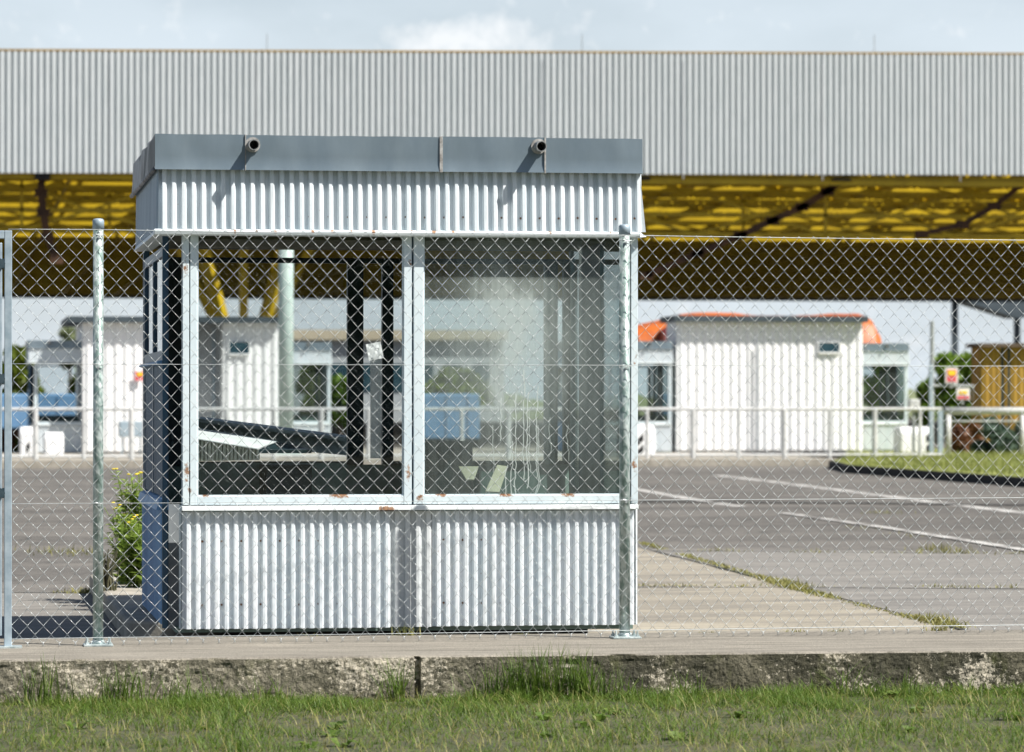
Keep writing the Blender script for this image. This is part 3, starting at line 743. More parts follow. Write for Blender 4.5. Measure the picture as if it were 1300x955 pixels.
tuft(870, 852, 40, .07, 'short tuft just right of the right fence post')
tuft(340, 858, 50, .09, 'short tuft under the left kiosk window')
tuft(1230, 858, 40, .08, 'low tuft near the right end of the ledge')

# weeds in the joints
m = MB()
def weedline(pts, n, jit=.03, hmax=.05, z=-.095, fill=.35):
    q = [G(x, y, z) for x, y in pts]
    for _ in range(n):
        s = R.random()*(len(q)-1); i = int(s); p = q[i].lerp(q[i+1], s-i)
        c = noise.noise((p.x*2.5, p.y*1.0, 3)) + fill
        if c < R.random()*.7: continue
        blade(m, p.x+R.gauss(0,jit), p.y+R.gauss(0,jit*1.5), z, hmax*R.uniform(.3,1)*(.6+c), R.uniform(.006,.014), R.uniform(0,6.28), R.uniform(.01,.05), 3)
weedline([(817,690), (860,703), (960,732), (1010,748), (1080,765), (1140,780), (1218,798)], 3600, .026, .024, fill=.7)
weedline([(808,744), (1010,745), (1290,746)], 420, .04, .03)
weedline([(820,699), (1100,702), (1300,703)], 420, .05, .04)
weedline([(0,752), (100,753), (135,752)], 380, .05, .045)
weedline([(1180,697), (1215,703)], 110, .12, .06)
weedline([(1070,668), (1160,682)], 60, .1, .04)
weedline([(1110,652), (1130,652)], 50, .12, .04)
weedline([(60,700), (120,706)], 120, .2, .06)
weedline([(985,738), (1015,748)], 300, .06, .04)
weedline([(1180,786), (1220,799)], 260, .05, .05)
for px, n, h in ((515, 60, .07), (395, 20, .03), (660, 25, .02), (900, 25, .02), (1190, 60, .06), (1060, 25, .03), (280, 20, .02), (1005,25,.03)):
    p = W(px, 512, 19.68)
    for _ in range(n): blade(m, p.x+R.gauss(0,.03), 19.66+R.gauss(0,.02), -.01, h*R.uniform(.4,1.1), R.uniform(.004,.01), R.uniform(0,6.28), R.uniform(.01,.04), 3)
o = m.build('joint_weeds', M['drygrass']); tag(o, 'low weeds growing in the joints of the yard', 'weeds', kind='stuff')

# low concrete traffic island beside and behind the kiosk
M['kerb'] = simple('island_concrete', (.26,.24,.20), (.38,.35,.30), 6, .9, 0, b=.4, bs=40, space='World')
xl_ = X(128, 24.2); yi0 = KY+.6; yi1 = 26.6; poly = []
for t in range(7): a = pi + t*pi/12; poly.append((xl_+.25+.25*cos(a), yi0+.25+.25*sin(a)))
poly += [(X1-.25, yi0), (X1-.25, yi1)]
for t in range(7): a = pi/2 + t*pi/12; poly.append((xl_+.4+.4*cos(a), yi1-.4+.4*sin(a)))
o = struct(MB().prism(poly, -.1, .03).build('kiosk_island_kerb', M['kerb'], bevel=.02))

# flowering weed beside the kiosk
def weed(px, py_top, Y, n, spr, label, fl=.5, z0=.03):
    root = thing('flowering_weed', (X(px,Y), Y, z0), label, 'weed', 'weeds beside the kiosk')
    st = MB(); lf = MB(); fw = MB(); H = Zt(px, py_top, Y)-z0
    for _ in range(n):
        bx, by = X(px,Y)+R.gauss(0,spr*.6), Y+R.gauss(0,spr*.6); h = H*R.uniform(.45,1); lx, ly = R.gauss(0,.07), R.gauss(0,.05)
        P0 = Vector((bx,by,z0)); pts = [P0 + Vector((lx*t*t, ly*t*t, h*t)) for t in (0,.33,.66,1)]
        st.tube(pts, [.004,.0035,.003,.002], 5)
        for k in range(int(26*h/.6)+6):
            t = R.uniform(.05,.98); q = P0 + Vector((lx*t*t, ly*t*t, h*t)); az = R.uniform(0,6.28); L = R.uniform(.05,.12)*(1.15-t*.6)
            b = len(lf.v); d = Vector((cos(az), sin(az), R.uniform(.1,.9))).normalized()*L; s = Vector((-sin(az), cos(az), 0))*L*.24
            lf.v += [tuple(q), tuple(q+d*.5+s), tuple(q+d+Vector((0,0,-.015))), tuple(q+d*.5-s)]; lf.f.append((b,b+1,b+2,b+3))
        if R.random() < fl*.22:
            tp = pts[-1]
            for k in range(R.randint(2,5)):
                c = tp + Vector((R.gauss(0,.018), R.gauss(0,.018), R.uniform(-.04,.015)))
                fw.tube([c, c+Vector((0,0,.006)), c+Vector((0,0,.010))], [.004,.013,.010], 7)
    st.build('stem', M['weed'], root); lf.build('leaf_mass', M['weed'], root)
    if fw.v: pieces(fw, 'flower', M['flower'], root)
weed(173, 594, 25.0, 46, .055, 'tall weed with yellow flowers close to the left side of the kiosk', .75)
weed(161, 640, 24.8, 30, .05, 'shorter leafy weed left of the flowering one beside the kiosk', .15)
weed(177, 655, 24.4, 44, .07, 'bushy green weed at the foot of the kiosk side wall', .1)
o = MB()
for k in range(14): a = R.uniform(0,6.28); 
st_ = thing('dead_stalk', (X(137, 24), 24, .03), 'dark dead stalk left of the weeds by the kiosk', 'stalk')
m = MB()
for k in range(26):
    q = Vector((X(134,24)+R.gauss(0,.03), 24+R.gauss(0,.03), .03)); h = R.uniform(.1,.26)
    m.tube([q, q+Vector((R.gauss(0,.02),0,h*.5)), q+Vector((R.gauss(.03,.03),0,h))], [.007,.006,.003], 5)
m.build('stems', M['stalk'] if 'stalk' in M else M['soil'], st_)

# ------------------------------------------------------------------ FENCE
FX0, FY0, FS = .711, 18.95, .0855
fy_ = lambda x: FY0 + FS*(x-FX0)
fence = thing('chain_link_fence', (FX0, FY0, 0), 'galvanised chain link fence on round posts along the concrete ledge', 'fence')
def fx(px):      # x on fence line for pixel column
    d = ray(px, 512); t = (FY0 - FS*FX0) / (d.y - FS*d.x); return d.x*t
WX, HZ = .0782, .0866; zb0 = .022; ztop = 2.053
rows = int(round((ztop-zb0)/(HZ/2)))
HZ2 = (ztop-zb0)/rows
xs0 = fx(15.5); xs1 = fx(1300)+.9
m = MB(); RW = .0012; i = 0; x = xs0
ncol = int((xs1-xs0)/(WX/2))
def P3(x, z, dy=0):
    z2 = z + .008*noise.noise((x*.9, z*1.2, 7)) + .002*noise.noise((x*13, z*13, 1)); x2 = x + .008*noise.noise((z*1.5, x*1.1, 2)) + .002*noise.noise((x*12, z*12, 5)); return Vector((x2, fy_(x2)+dy+.006*noise.noise((x*1.3,z*1.3,4)), z2))
for c_ in range(0, ncol, 1):
    xa = xs0 + c_*WX/2; par = c_ % 2
    pts = []
    for r in range(rows+1):
        xx = xa + (WX/2 if (r + par) % 2 else 0)
        z = zb0 + r*HZ2
        # slight hook at the crossings: one wire passes in front, then behind
        s = .0028 * (1 if (r+par) % 2 else -1)
        hk = .0018*(1 if (r+par) % 2 else -1)
        pts += [P3(xx-hk*1.2, z-.004, s), P3(xx-hk*1.2, z+.004, -s)] if 0 < r < rows else [P3(xx, z, s)]
    if c_ % 2 == 0 or True:
        # bottom barb / top knuckle
        if (0+par) % 2 == 0: pts = [pts[0] + Vector((-.006,0,.010)), ] + pts if False else pts
    m.tube(pts, RW, 5, cap=False)
# twisted barbs at the selvage
for c_ in range(ncol+1):
    xa = xs0 + c_*WX/2
    if c_ % 2 == 0:
        p = P3(xa, zb0, 0); m.tube([p+Vector((.004,-.003,.008)), p+Vector((-.005,-.004,-.016))], RW*1.15, 5); m.tube([p+Vector((-.004,.003,.008)), p+Vector((.006,-.002,-.014))], RW*1.15, 5)
    if (c_+rows) % 2 == 0:
        p = P3(xa, ztop, 0); m.tube([p+Vector((-.006,0,-.004)), p+Vector((-.002,-.003,.005)), p+Vector((.004,0,.002)), p+Vector((.006,.002,-.006))], RW*1.1, 5)
mesh = m.build('wire_mesh', M['wire'], fence, smooth=True)
for z, a, r in ((ztop+.002, .004, .0019), (1.393, .003, .0014), (.706, .002, .0014), (.043, .002, .0018)):
    pts = []
    k = 70
    for i in range(k+1):
        x = xs0-.02 + (xs1-xs0+.02)*i/k; pts.append((x, fy_(x)-.005, z + a*noise.noise((x*.8, z, 3)) - .004*sin(pi*((x-FX0)/2.69 % 1))*(z > 2)))
    MB().tube(pts, r, 5).build('tension_wire', M['wire'], fence, smooth=True)
def fpost(px, mat, r=.0255, ztopc=2.105, cap=True):
    x = fx(px); y = fy_(x)+.034
    p = MB().tube([(x,y,.0), (x,y,ztopc)], r, 24).build('post', mat, fence, smooth=False)
    for f in p.data.polygons: f.use_smooth = len(f.vertices) == 4
    q = MB().tube([(x,y,ztopc-.045), (x,y,ztopc-.002), (x,y,ztopc+.006), (x,y,ztopc+.009)], [r+.003, r+.003, r*.9, r*.4], 24)
    q.build('post_cap', M['gate'], p, smooth=True)
    b = MB().box(x-.072, x+.072, y-.085, y+.055, .002, .012).build('base_plate', M['galv'], p, bevel=.002)
    bo = MB()
    for sx in (-1,1):
        for sy in (-.062, .035): bo.tube([(x+sx*.055, y+sy, .012), (x+sx*.055, y+sy, .022)], .010, 6); bo.tube([(x+sx*.055, y+sy, .022), (x+sx*.055, y+sy, .042)], .005, 8)
    pieces(bo, 'bolt', M['galv'], b)
    MB().tube([(x,y,.012), (x,y,.03)], [r+.012, r+.003], 20).build('weld_collar', M['galv'], p, smooth=True)
    tb = MB()
    for z in (2.03, 1.39, .706): tb.tube([(x-.03, y-.03, z), (x-.012,y-r-.008,z+.004), (x+.012, y-r-.008, z-.003), (x+.03, y-.03, z)], .002, 5); tb.tube([(x+.002,y-r-.002,z-.01),(x+.002,y-r-.012,z-.01)], .006, 8)
    pieces(tb, 'wire_tie', M['wire'], p)
    return p
fpost(125, M['galvgreen']); fpost(794.5, M['galvgreen'], .0275)
o = fpost(1520, M['galvgreen'])
# gate at the left border
gt = thing('steel_gate', (fx(0), fy_(fx(0)), 0), 'grey blue steel gate frame with dark hinges at the left edge', 'gate')
xg0, xg1 = fx(5.5), fx(15); yg = fy_(xg0); m = MB()
ztg = Zt(10, 293, yg)
m.box(xg0, xg1, yg-.02, yg+.018, .0, ztg); m.box(xg0-.9, xg0, yg-.018, yg+.016, ztg-.04, ztg)
m.build('gate_post', M['gate'], gt, bevel=.003)
m = MB(); xq = fx(2.6)
m.box(xq-.035, xq, yg-.016, yg+.016, .06, ztg-.06); m.box(xq-.9, xq-.035, yg-.016, yg+.016, .06, .1); m.box(xq-.9, xq-.035, yg-.016, yg+.016, ztg-.1, ztg-.06); m.box(xq-.9,xq-.865,yg-.016,yg+.016,.1,ztg-.1)
lf_ = m.build('gate_leaf', M['gate'], gt, bevel=.003)
for py in (335, 481, 626):
    z = Zt(2, py, yg); MB().prismy([(xq-.03, z-.032), (xq+.004, z-.02), (xg0+.004, z), (xq+.004, z+.02), (xq-.03, z+.032)], yg-.030, yg-.0205).tube([(xg0-.004, yg-.012, z-.025), (xg0-.004, yg-.012, z+.025)], .006, 8).build('hinge', M['hinge'], lf_)
MB().box(xg0-.06, xg1+.05, yg-.07, yg+.05, .001, .010).build('base_plate', M['galv'], gt)

# ------------------------------------------------------------------ BACKGROUND MATERIALS
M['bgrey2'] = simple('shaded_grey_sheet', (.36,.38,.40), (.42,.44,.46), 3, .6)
M['bgwhite'] = simple('white_painted_sheet', (.78,.79,.80), (.86,.86,.86), 2, .5, 0, (1,1,.2))
M['bgdark'] = simple('dark_roof_edge', (.03,.045,.055), (.05,.07,.085), 3, .6)
M['bgglass'] = simple('dark_small_window', (.02,.05,.07), (.04,.08,.10), 2, .1)
M['bgrey'] = simple('grey_blue_box', (.28,.36,.42), (.34,.41,.46), 4, .6)
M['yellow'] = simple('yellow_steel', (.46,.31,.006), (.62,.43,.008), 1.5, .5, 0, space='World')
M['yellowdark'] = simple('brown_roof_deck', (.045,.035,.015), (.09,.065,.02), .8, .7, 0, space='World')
M['rusty'] = simple('rusty_dark_pipe', (.035,.016,.008), (.10,.045,.018), 2, .8, 0, space='World')
M['bigcorr'] = corrmat('pale_grey_cladding', (.55,.59,.60), (.64,.67,.68), (.40,.43,.43), .6)
M['palegreen'] = simple('pale_green_column_paint', (.42,.52,.49), (.52,.61,.57), 3, .5)
M['orange'] = simple('orange_tarpaulin', (.36,.075,.010), (.52,.13,.015), 1.2, .5, 0, b=.4, bs=3)
M['maroon'] = simple('maroon_tarpaulin', (.10,.012,.010), (.18,.02,.015), 2, .6)
M['blue'] = simple('bright_blue_panel', (.10,.22,.38), (.15,.28,.45), 1, .5)
M['ochre'] = simple('ochre_boards', (.26,.15,.015), (.36,.22,.03), 2, .7, 0, (1,1,.2))
M['slate'] = simple('slate_awning', (.045,.065,.08), (.065,.085,.10), 1, .6)
M['whiterail'] = simple('white_rail_paint', (.46,.47,.47), (.60,.60,.59), 4, .5)
M['pole'] = simple('grey_pole', (.28,.30,.30), (.36,.38,.37), 4, .5)
M['signred'] = simple('sign_red', (.62,.10,.12)); M['signyellow'] = simple('sign_yellow', (.85,.55,.02)); M['signwhite'] = simple('sign_white', (.75,.73,.72))
M['bushgreen'] = leafmat('bright_tree_leaves', (.07,.13,.012), (.14,.24,.02), (.20,.30,.04), .35, .8)
M['bushyellow'] = leafmat('yellowish_tree_leaves', (.10,.14,.01), (.17,.22,.02), None, .35, .8)
M['bushgrey'] = leafmat('blue_green_shrub_leaves', (.05,.09,.06), (.10,.15,.11), None, .2, 2)
M['bushbrown'] = leafmat('rusty_brown_bush_leaves', (.14,.05,.02), (.22,.10,.035), None, .2, 2)
M['bushpale'] = leafmat('pale_far_leaves', (.20,.24,.12), (.28,.32,.17), None, .3, .5)
M['bushdark'] = leafmat('dark_wood_leaves', (.02,.04,.012), (.05,.08,.02), None, .15, .3)
M['bark'] = simple('brown_bark', (.07,.05,.035), (.11,.08,.055), 5, .9)
M['tan'] = simple('tan_building_render', (.42,.36,.26), (.50,.43,.32), .5, .8)
M['blackkerb'] = simple('black_tarred_kerb', (.008,.009,.010), (.02,.02,.02), 2, .9)

# ------------------------------------------------------------------ far islands
struct(MB().box(X(-500,77), X(1068,77), 77, 97, -.1, .045).build('far_island', M['kerb']))
pA, pB, pC = G(1052, 594), G(1075, 600.5), G(1330, 621)
poly = [(pA.x, pA.y), (pB.x, pB.y), (pC.x, pC.y), (pC.x+14, pC.y-4), (pC.x+22, 96), (X(1070,96), 96), (X(1070,77), 77)]
struct(MB().prism(poly, -.1, .04).build('grass_island_kerb', M['blackkerb']))
inner = Vector((sum(p[0] for p in poly)/7, sum(p[1] for p in poly)/7, 0))
M['turf'] = simple('turf', (.16,.19,.035), (.27,.28,.08), 1.2, .95, 0, b=.3, bs=10, space='World')
def inset(poly, f): return [(inner.x+(x-inner.x)*f, inner.y+(y-inner.y)*f) for x, y in poly]
struct(MB().prism(inset(poly, .985), .0, .05).build('grass_island_turf', M['turf']))
m = MB(); rr_ = random.Random(5)
def inpoly(x, y, P_):
    c = False; n = len(P_)
    for i in range(n):
        x1,y1 = P_[i]; x2,y2 = P_[(i+1)%n]
        if (y1 > y) != (y2 > y) and x < (x2-x1)*(y-y1)/(y2-y1)+x1: c = not c
    return c
cnt = 0
ip = inset(poly, .98)
while cnt < 12000:
    x = rr_.uniform(min(p[0] for p in ip), X(1340, 80)+2); y = rr_.uniform(min(p[1] for p in ip), 84)
    if inpoly(x, y, ip): blade(m, x, y, .045, rr_.uniform(.05,.14), .03, rr_.uniform(0,6.28), .04, 2); cnt += 1
o = m.build('island_grass', M['lawn']); tag(o, 'short sunny grass on the black kerbed island', 'grass', kind='stuff')

# twin kiosks (copies of the front one)
def place_kiosk(px, Y, label):
    return dup(kiosk, loc=(X(px, Y), Y, -.05), label=label)
place_kiosk(43, 88.6, 'far kiosk at the left, its big pane tinted teal, beside the long white cabin')
place_kiosk(291, 90.5, 'far kiosk seen through the clear window, right of the pale green column')
place_kiosk(723, 87.9, 'far kiosk with orange tarpaulin showing above its roof')
place_kiosk(1028, 90, 'far kiosk at the right, beside the white cylinder block')

# long white cabins
def cabin(pxa, pxb, Y, label, wins, joint=None, recess=None, pytop=400, sign=None, roofl=-.35, D=5.0):
    xa, xb = X(pxa, Y), X(pxb, Y); zt = Zt((pxa+pxb)/2, pytop+8, Y); zb = .10
    root = thing('white_cabin', ((xa+xb)/2, Y, .045), label, 'cabin', 'long white ribbed cabins')
    def wall(a, b, y=Y):
        n = max(2, int((b-a)/.20)); corr_sheet(MB(), a, b, zb, zt, y, n=n, depth=.028, back=.02).build('wall', M['bgwhite'], root)
    if recess:
        r0, r1 = X(recess[0], Y), X(recess[1], Y)
        wall(xa, r0); wall(r1, xb)
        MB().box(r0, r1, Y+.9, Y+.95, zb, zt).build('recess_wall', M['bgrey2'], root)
        MB().box(r0-.02, r0, Y+.03, Y+.9, zb, zt).box(r1, r1+.02, Y+.03, Y+.9, zb, zt).build('recess_side', M['bgwhite'], root)
        MB().box(X(273,Y), X(276,Y), Y+.84, Y+.9, zb, zt-.1).build('recess_post', M['bgrey'], root)
        MB().box(xa, r0-.03, Y+.06, Y+D, zb-.05, zt).box(r1+.03, xb, Y+.06, Y+D, zb-.05, zt).build('core', M['bgwhite'], root)
    else:
        wall(xa, xb); MB().box(xa, xb, Y+.06, Y+D, zb-.05, zt).build('core', M['bgwhite'], root)
    MB().box(xa+roofl, xb+.08, Y-.27, Y+D+.3, zt, zt+.14).build('roof', M['bgdark'], root)
    MB().box(xa+.1, xb-.1, Y+.1, Y+D-.1, .045, zb-.05).build('base', M['kerb'], root)
    for (a, b, t, bt) in wins:
        w = MB(); x0, x1, z1, z0 = X(a,Y), X(b,Y), Zt(a,t,Y), Zt(a,bt,Y)
        w.box(x0-.02, x0, Y-.06, Y, z0-.02, z1+.02).box(x1, x1+.02, Y-.06, Y, z0-.02, z1+.02).box(x0, x1, Y-.06, Y, z1, z1+.02).box(x0, x1, Y-.09, Y, z0-.04, z0)
        f = w.build('window', M['bgwhite'], root); MB().box(x0, x1, Y-.05, Y-.04, z0, z1).build('pane', M['bgglass'], f)
    if joint:
        x = X(joint, Y); MB().box(x-.04, x+.04, Y-.11, Y-.092, zb, zt-.5).build('joint_strip', M['bgrey2'], root)
    if sign:
        x0, x1, z1, z0 = X(sign[0],Y), X(sign[1],Y), Zt(sign[0],sign[2],Y), Zt(sign[0],sign[3],Y)
        s = MB().box(x0, x1, Y-.125, Y-.10, z0, z1).build('sign', M['signred'], root)
        MB().box(x0+.05, x1-.02, Y-.135, Y-.126, (z0+z1)/2, z1-.02).build('sign_symbol', M['signyellow'], s)
    return root
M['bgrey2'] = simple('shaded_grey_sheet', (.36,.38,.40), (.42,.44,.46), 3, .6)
cabin(105, 353, 88, 'long white cabin at the left with a red and yellow notice', [(291,316,434,449)], None, (238, 283), 402, (171,182,472,483))
cabin(859, 1095, 88, 'long white cabin at the right under an orange tarpaulin', [(1039,1065,435,447)], 961, None, 401, None, -.1, 1.3)
# grey low box in front of the left cabin
b_ = thing('meter_box', (X(166, 86), 86, .045), 'grey blue meter box on legs in front of the left white cabin', 'box')
MB().box(X(152,86), X(181,86), 86, 86.7, Zt(160,555,86), Zt(160,535,86)).build('case', M['bgrey'], b_, bevel=.02)
MB().box(X(154,86), X(156,86), 86.1, 86.15, .045, Zt(160,555,86)).build('leg', M['bgrey'], b_); MB().box(X(177,86), X(179,86), 86.1, 86.15, .045, Zt(160,555,86)).build('leg', M['bgrey'], b_)

# pale green column, concrete-footed
pl = thing('steel_column', (X(363, 84), 84, .045), 'pale green round steel column seen through the clear kiosk window', 'column')
c = (X(363,84), 84)
MB().tube([(c[0],c[1],.045), (c[0],c[1],6.3)], .165, 20).build('shaft', M['palegreen'], pl, smooth=True)
MB().box(c[0]-.3, c[0]+.3, c[1]-.3, c[1]+.3, .045, .12).build('base_plate', M['palegreen'], pl)
MB().box(c[0]-.25, c[0]+.25, c[1]-.25, c[1]+.25, 6.3, 6.36).build('head_plate', M['palegreen'], pl)

# ------------------------------------------------------------------ BIG CANOPY
cy0 = 115.0; HB = Zt(0, 221, cy0); HT = Zt(0, 64, cy0)
canopy = thing('canopy_roof', (X(650,cy0), cy0, -.1), 'huge flat canopy with pale ribbed fascia and yellow steel space frame', 'canopy')
cxa, cxb = X(-160, cy0), X(1460, cy0); slope = .0165     # right end comes nearer
def cy(x): return cy0 - slope*0*(x-cxa)
m = MB(); p = .1915; n = int((cxb-cxa)/p); prof = []
for i in range(n):
    x = cxa + i*p; prof += [(x, 0), (x+.40*p, 0), (x+.47*p, -.12), (x+.90*p, -.12), (x+.99*p, 0)]
RX = .38; 
def zr(x, base): return base + (x-cxa)/(cxb-cxa)*(RX if base > HB+1 else .26)
b = 0; k = len(prof)
for (x, d) in prof: m.v.append((x, cy0+d, zr(x, HB)))
for (x, d) in prof: m.v.append((x, cy0+d, zr(x, HT-.06)))
for i in range(k-1): m.f.append((i, i+1, k+i+1, k+i))
m.build('fascia', M['bigcorr'], canopy)
for jx in range(9): xq_ = cxa + (jx+.6)*(cxb-cxa)/9; MB().box(xq_-.012, xq_+.012, cy0-.13, cy0-.121, HB+.02, HT-.08).build('sheet_joint', M['bgrey2'], canopy)
MB().add([(cxa,cy0-.07,zr(cxa,HT-.05)),(cxb,cy0-.07,zr(cxb,HT-.05)),(cxb,cy0-.07,zr(cxb,HT)),(cxa,cy0-.07,zr(cxa,HT)),
          (cxa,cy0+.3,zr(cxa,HT-.05)),(cxb,cy0+.3,zr(cxb,HT-.05)),(cxb,cy0+.3,zr(cxb,HT)),(cxa,cy0+.3,zr(cxa,HT))],
         [(0,1,2,3),(7,6,5,4),(3,2,6,7),(4,5,1,0)]).build('top_flashing', M['lichen'] if 'lichen' in M else M['ochre'], canopy)
DEPTH = 132
m = MB(); yy = cy0+.1; k_ = 0
while yy < cy0+DEPTH-.1:                       # deck sheets with added unseen slots that let sun onto the trusses
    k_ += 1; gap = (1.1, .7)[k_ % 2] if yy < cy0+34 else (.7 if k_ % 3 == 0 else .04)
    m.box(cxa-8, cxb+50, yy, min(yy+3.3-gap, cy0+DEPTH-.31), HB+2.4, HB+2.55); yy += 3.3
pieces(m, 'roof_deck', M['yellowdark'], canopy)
MB().box(cxa-8, cxb+50, cy0+DEPTH-.3, cy0+DEPTH, HB-.1, HB+2.2).build('rear_fascia', M['bgdark'], canopy)
# space frame: trusses row by row; members also towards the next row
S = 3.3; rows_n = int(DEPTH/S)
xL, xR = cxa-4, cxb+44; nc = int((xR-xL)/S)
H1 = 1.9
for r in range(rows_n):
    y = cy0 + .55 + r*S; z0 = HB + .12; m = MB(); w = .11
    m.bar((xL,y,z0), (xR,y,z0), .14, .14)
    if r < 22: m.bar((xL,y+S/2,z0+H1), (xR,y+S/2,z0+H1), .13, .13)
    for c_ in range(nc+1):
        x = xL + c_*S
        if c_ < nc: m.bar((x+S/2, y+S/2, z0+H1), (x+S/2, y+S/2+S, z0+H1), w)
        m.bar((x, y, z0), (x, y+S, z0), w)
        if r < 24:
            for sx in (-1, 1):
                for sy in ((-1, 1) if r else (1,)):
                    m.bar((x, y, z0), (x+sx*S/2, y+sy*S/2, z0+H1), .09)
    m.build('truss', M['yellow'], canopy)
# purlins near the front that read as horizontal yellow stripes
for j, (z, yy) in enumerate(((HB-.02, .45), (HB+.75, 4.4))):
    MB().bar((xL, cy0+yy, z), (xR, cy0+yy, z), .12, .16).build('purlin', M['yellow'], canopy)
# deep hanging lattice girders near the front edge
for yo, ys, st, ph in ((3.0, (218, 236, 266, 292), 2.1, 0.0), (8.5, (224, 248, 276, 298), 2.6, .9)):
    Yg = cy0+yo; zs_ = [Zt(0, p_, Yg) for p_ in ys]; m = MB()
    for z in zs_[1:]: m.bar((xL, Yg, z), (xR-30, Yg, z), .10)
    x = xL+ph; k_ = 0
    while x < xR-32:
        for q in range(3):
            if (k_+q) % 2: m.bar((x, Yg, zs_[q]), (x+st, Yg, zs_[q+1]), .075)
            else: m.bar((x+st, Yg, zs_[q]), (x, Yg, zs_[q+1]), .075)
        if k_ % 4 == 0: m.bar((x, Yg, zs_[0]), (x, Yg, zs_[3]), .10)
        x += st; k_ += 1
    m.build('lattice_girder', M['yellow'], canopy)
def rp_(pts, w, Yd):
    m = MB(); q = [W(x, y, cy0+Yd) for x, y in pts]
    for a, b in zip(q, q[1:]): m.bar(a, b, w, w)
    for i, a in enumerate(q): m.box(a.x-.2, a.x+.2, a.y-.1, a.y+.1, a.z-.12, a.z+.12)
    m.build('rusty_drain_pipe', M['rusty'], canopy)
rp_([(53,224), (52,245), (55,270), (60,300), (72,330)], .22, 1.2)
rp_([(1078,224), (1050,243), (1018,263), (980,280), (940,299), (885,322), (820,350)], .20, 1.5)
rp_([(1300,232), (1262,262), (1222,285), (1170,297)], .16, 1.8)
pieces(MB().box(X(810,cy0), X(827,cy0), cy0+.2, cy0+.5, Zt(815,228,cy0), HB+.1).box(X(1060,cy0), X(1083,cy0), cy0+.2, cy0+.5, Zt(1070,229,cy0), HB+.1).box(X(44,cy0), X(64,cy0), cy0+.2, cy0+.5, Zt(55,227,cy0), HB+.1), 'gutter_box', M['black'], canopy)
# tree-like column under the canopy
tc = MB(); Yc = 122.0; cxx = X(309, Yc); zb = 1.9
for sx, sy in ((-1,-1),(1,-1),(-1,1),(1,1)):
    tc.bar((cxx+sx*.12, Yc+sy*.12, zb), (cxx+sx*1.9, Yc+sy*1.9, HB+.1), .24)
tc.bar((cxx, Yc, zb), (cxx, Yc, HB+.1), .26)
tc.bar((cxx, Yc, zb), (cxx-3.1, Yc-.6, HB+.1), .22); tc.bar((cxx, Yc, zb), (cxx+3.1, Yc-.6, HB+.1), .22)
tc.tube([(cxx, Yc, -.1), (cxx, Yc, zb+.1)], .3, 16)
tc.build('branching_column', M['yellow'], canopy)
for px, yy in ((2100, 130), (-900, 130)):
    MB().tube([(X(px,yy), yy, -.1), (X(px,yy), yy, HB+.1)], .3, 12).build('column', M['yellow'], canopy)
# lightning rods
for px in (339, 739, 1110):
    q = W(px, 66, cy0+2); MB().tube([q-Vector((0,0,.2)), q+Vector((0,0,.55))], .012, 6).build('lightning_rod', M['pole'], canopy)

# ------------------------------------------------------------------ other background things
# railing along the far islands
rl = thing('white_railing', (X(500,78), 78, .045), 'long low white railing in front of the far cabins', 'railing')
zr1 = Zt(500, 519.5, 78); a, b = X(-60,78), X(1196,78)
MB().tube([(a,78,zr1), (b,78,zr1)], .035, 8).build('top_rail', M['whiterail'], rl)
MB().tube([(a,78,.12), (b,78,.12)], .03, 8).build('bottom_rail', M['whiterail'], rl)
x = X(45, 78); k = 0
while x < b:
    MB().tube([(x,78,.0), (x,78,zr1)], .04 if k % 2 else .055, 8).build('post', M['whiterail'], rl); x += .9685; k += 1
gp = thing('barrier_frame', (X(1250,80), 80, .045), 'thick white tubular barrier frame in front of the shrubs at right', 'barrier')
z1 = Zt(1250, 522, 80)
MB().tube([(X(1200,80),80,z1), (X(1420,80),80,z1)], .085, 10).build('top_rail', M['whiterail'], gp, smooth=True)
MB().tube([(X(1200,80),80,z1-.22), (X(1420,80),80,z1-.22)], .02, 8).build('middle_rail', M['pole'], gp)
for px in (1204, 1298, 1392): MB().tube([(X(px,80),80,.045), (X(px,80),80,z1)], .06, 10).build('post', M['whiterail'], gp, smooth=True)

def striped_block(pxa, pxb, pyt, Y, label, stripes):
    xa, xb = X(pxa,Y), X(pxb,Y); zt = Zt(pxa, pyt, Y); r = .12
    root = thing('concrete_block', ((xa+xb)/2, Y, .045), label, 'block', 'white traffic blocks')
    MB().prismx([(Y, .045), (Y+.7, .045), (Y+.7, zt-r), (Y+.6, zt), (Y+.1, zt), (Y, zt-r)], xa, xb).build('body', M['bgwhite'], root, bevel=.05)
    for (p0, q0, p1, q1) in stripes:
        A, B = W(p0, q0, Y-.008), W(p1, q1, Y-.008)
        MB().add([(A.x, Y-.008, A.z), (B.x, Y-.008, B.z), (B.x, Y-.008, B.z-.16), (A.x, Y-.008, A.z-.16), (A.x, Y-.001, A.z), (B.x, Y-.001, B.z), (B.x, Y-.001, B.z-.16), (A.x, Y-.001, A.z-.16)],
                 [(0,3,2,1),(4,5,6,7),(0,1,5,4),(1,2,6,5),(2,3,7,6),(3,0,4,7)]).build('black_stripe', M['black'], root)
    return root
striped_block(1143, 1183, 542, 84, 'white block with black marks right of the far right kiosk', [(1176,553,1183,549),(1176,566,1183,562)])
striped_block(790, 832, 540, 82, 'white block with black slanted stripes left of the right cabin', [(809,558,817,550),(809,572,817,564)])
striped_block(56, 81, 549, 84, 'cream white block in front of the far left kiosk', [])
striped_block(25, 44, 542, 81, 'narrow white block with black stripes at the far left railing', [(33,566,38,560),(33,580,38,574)])

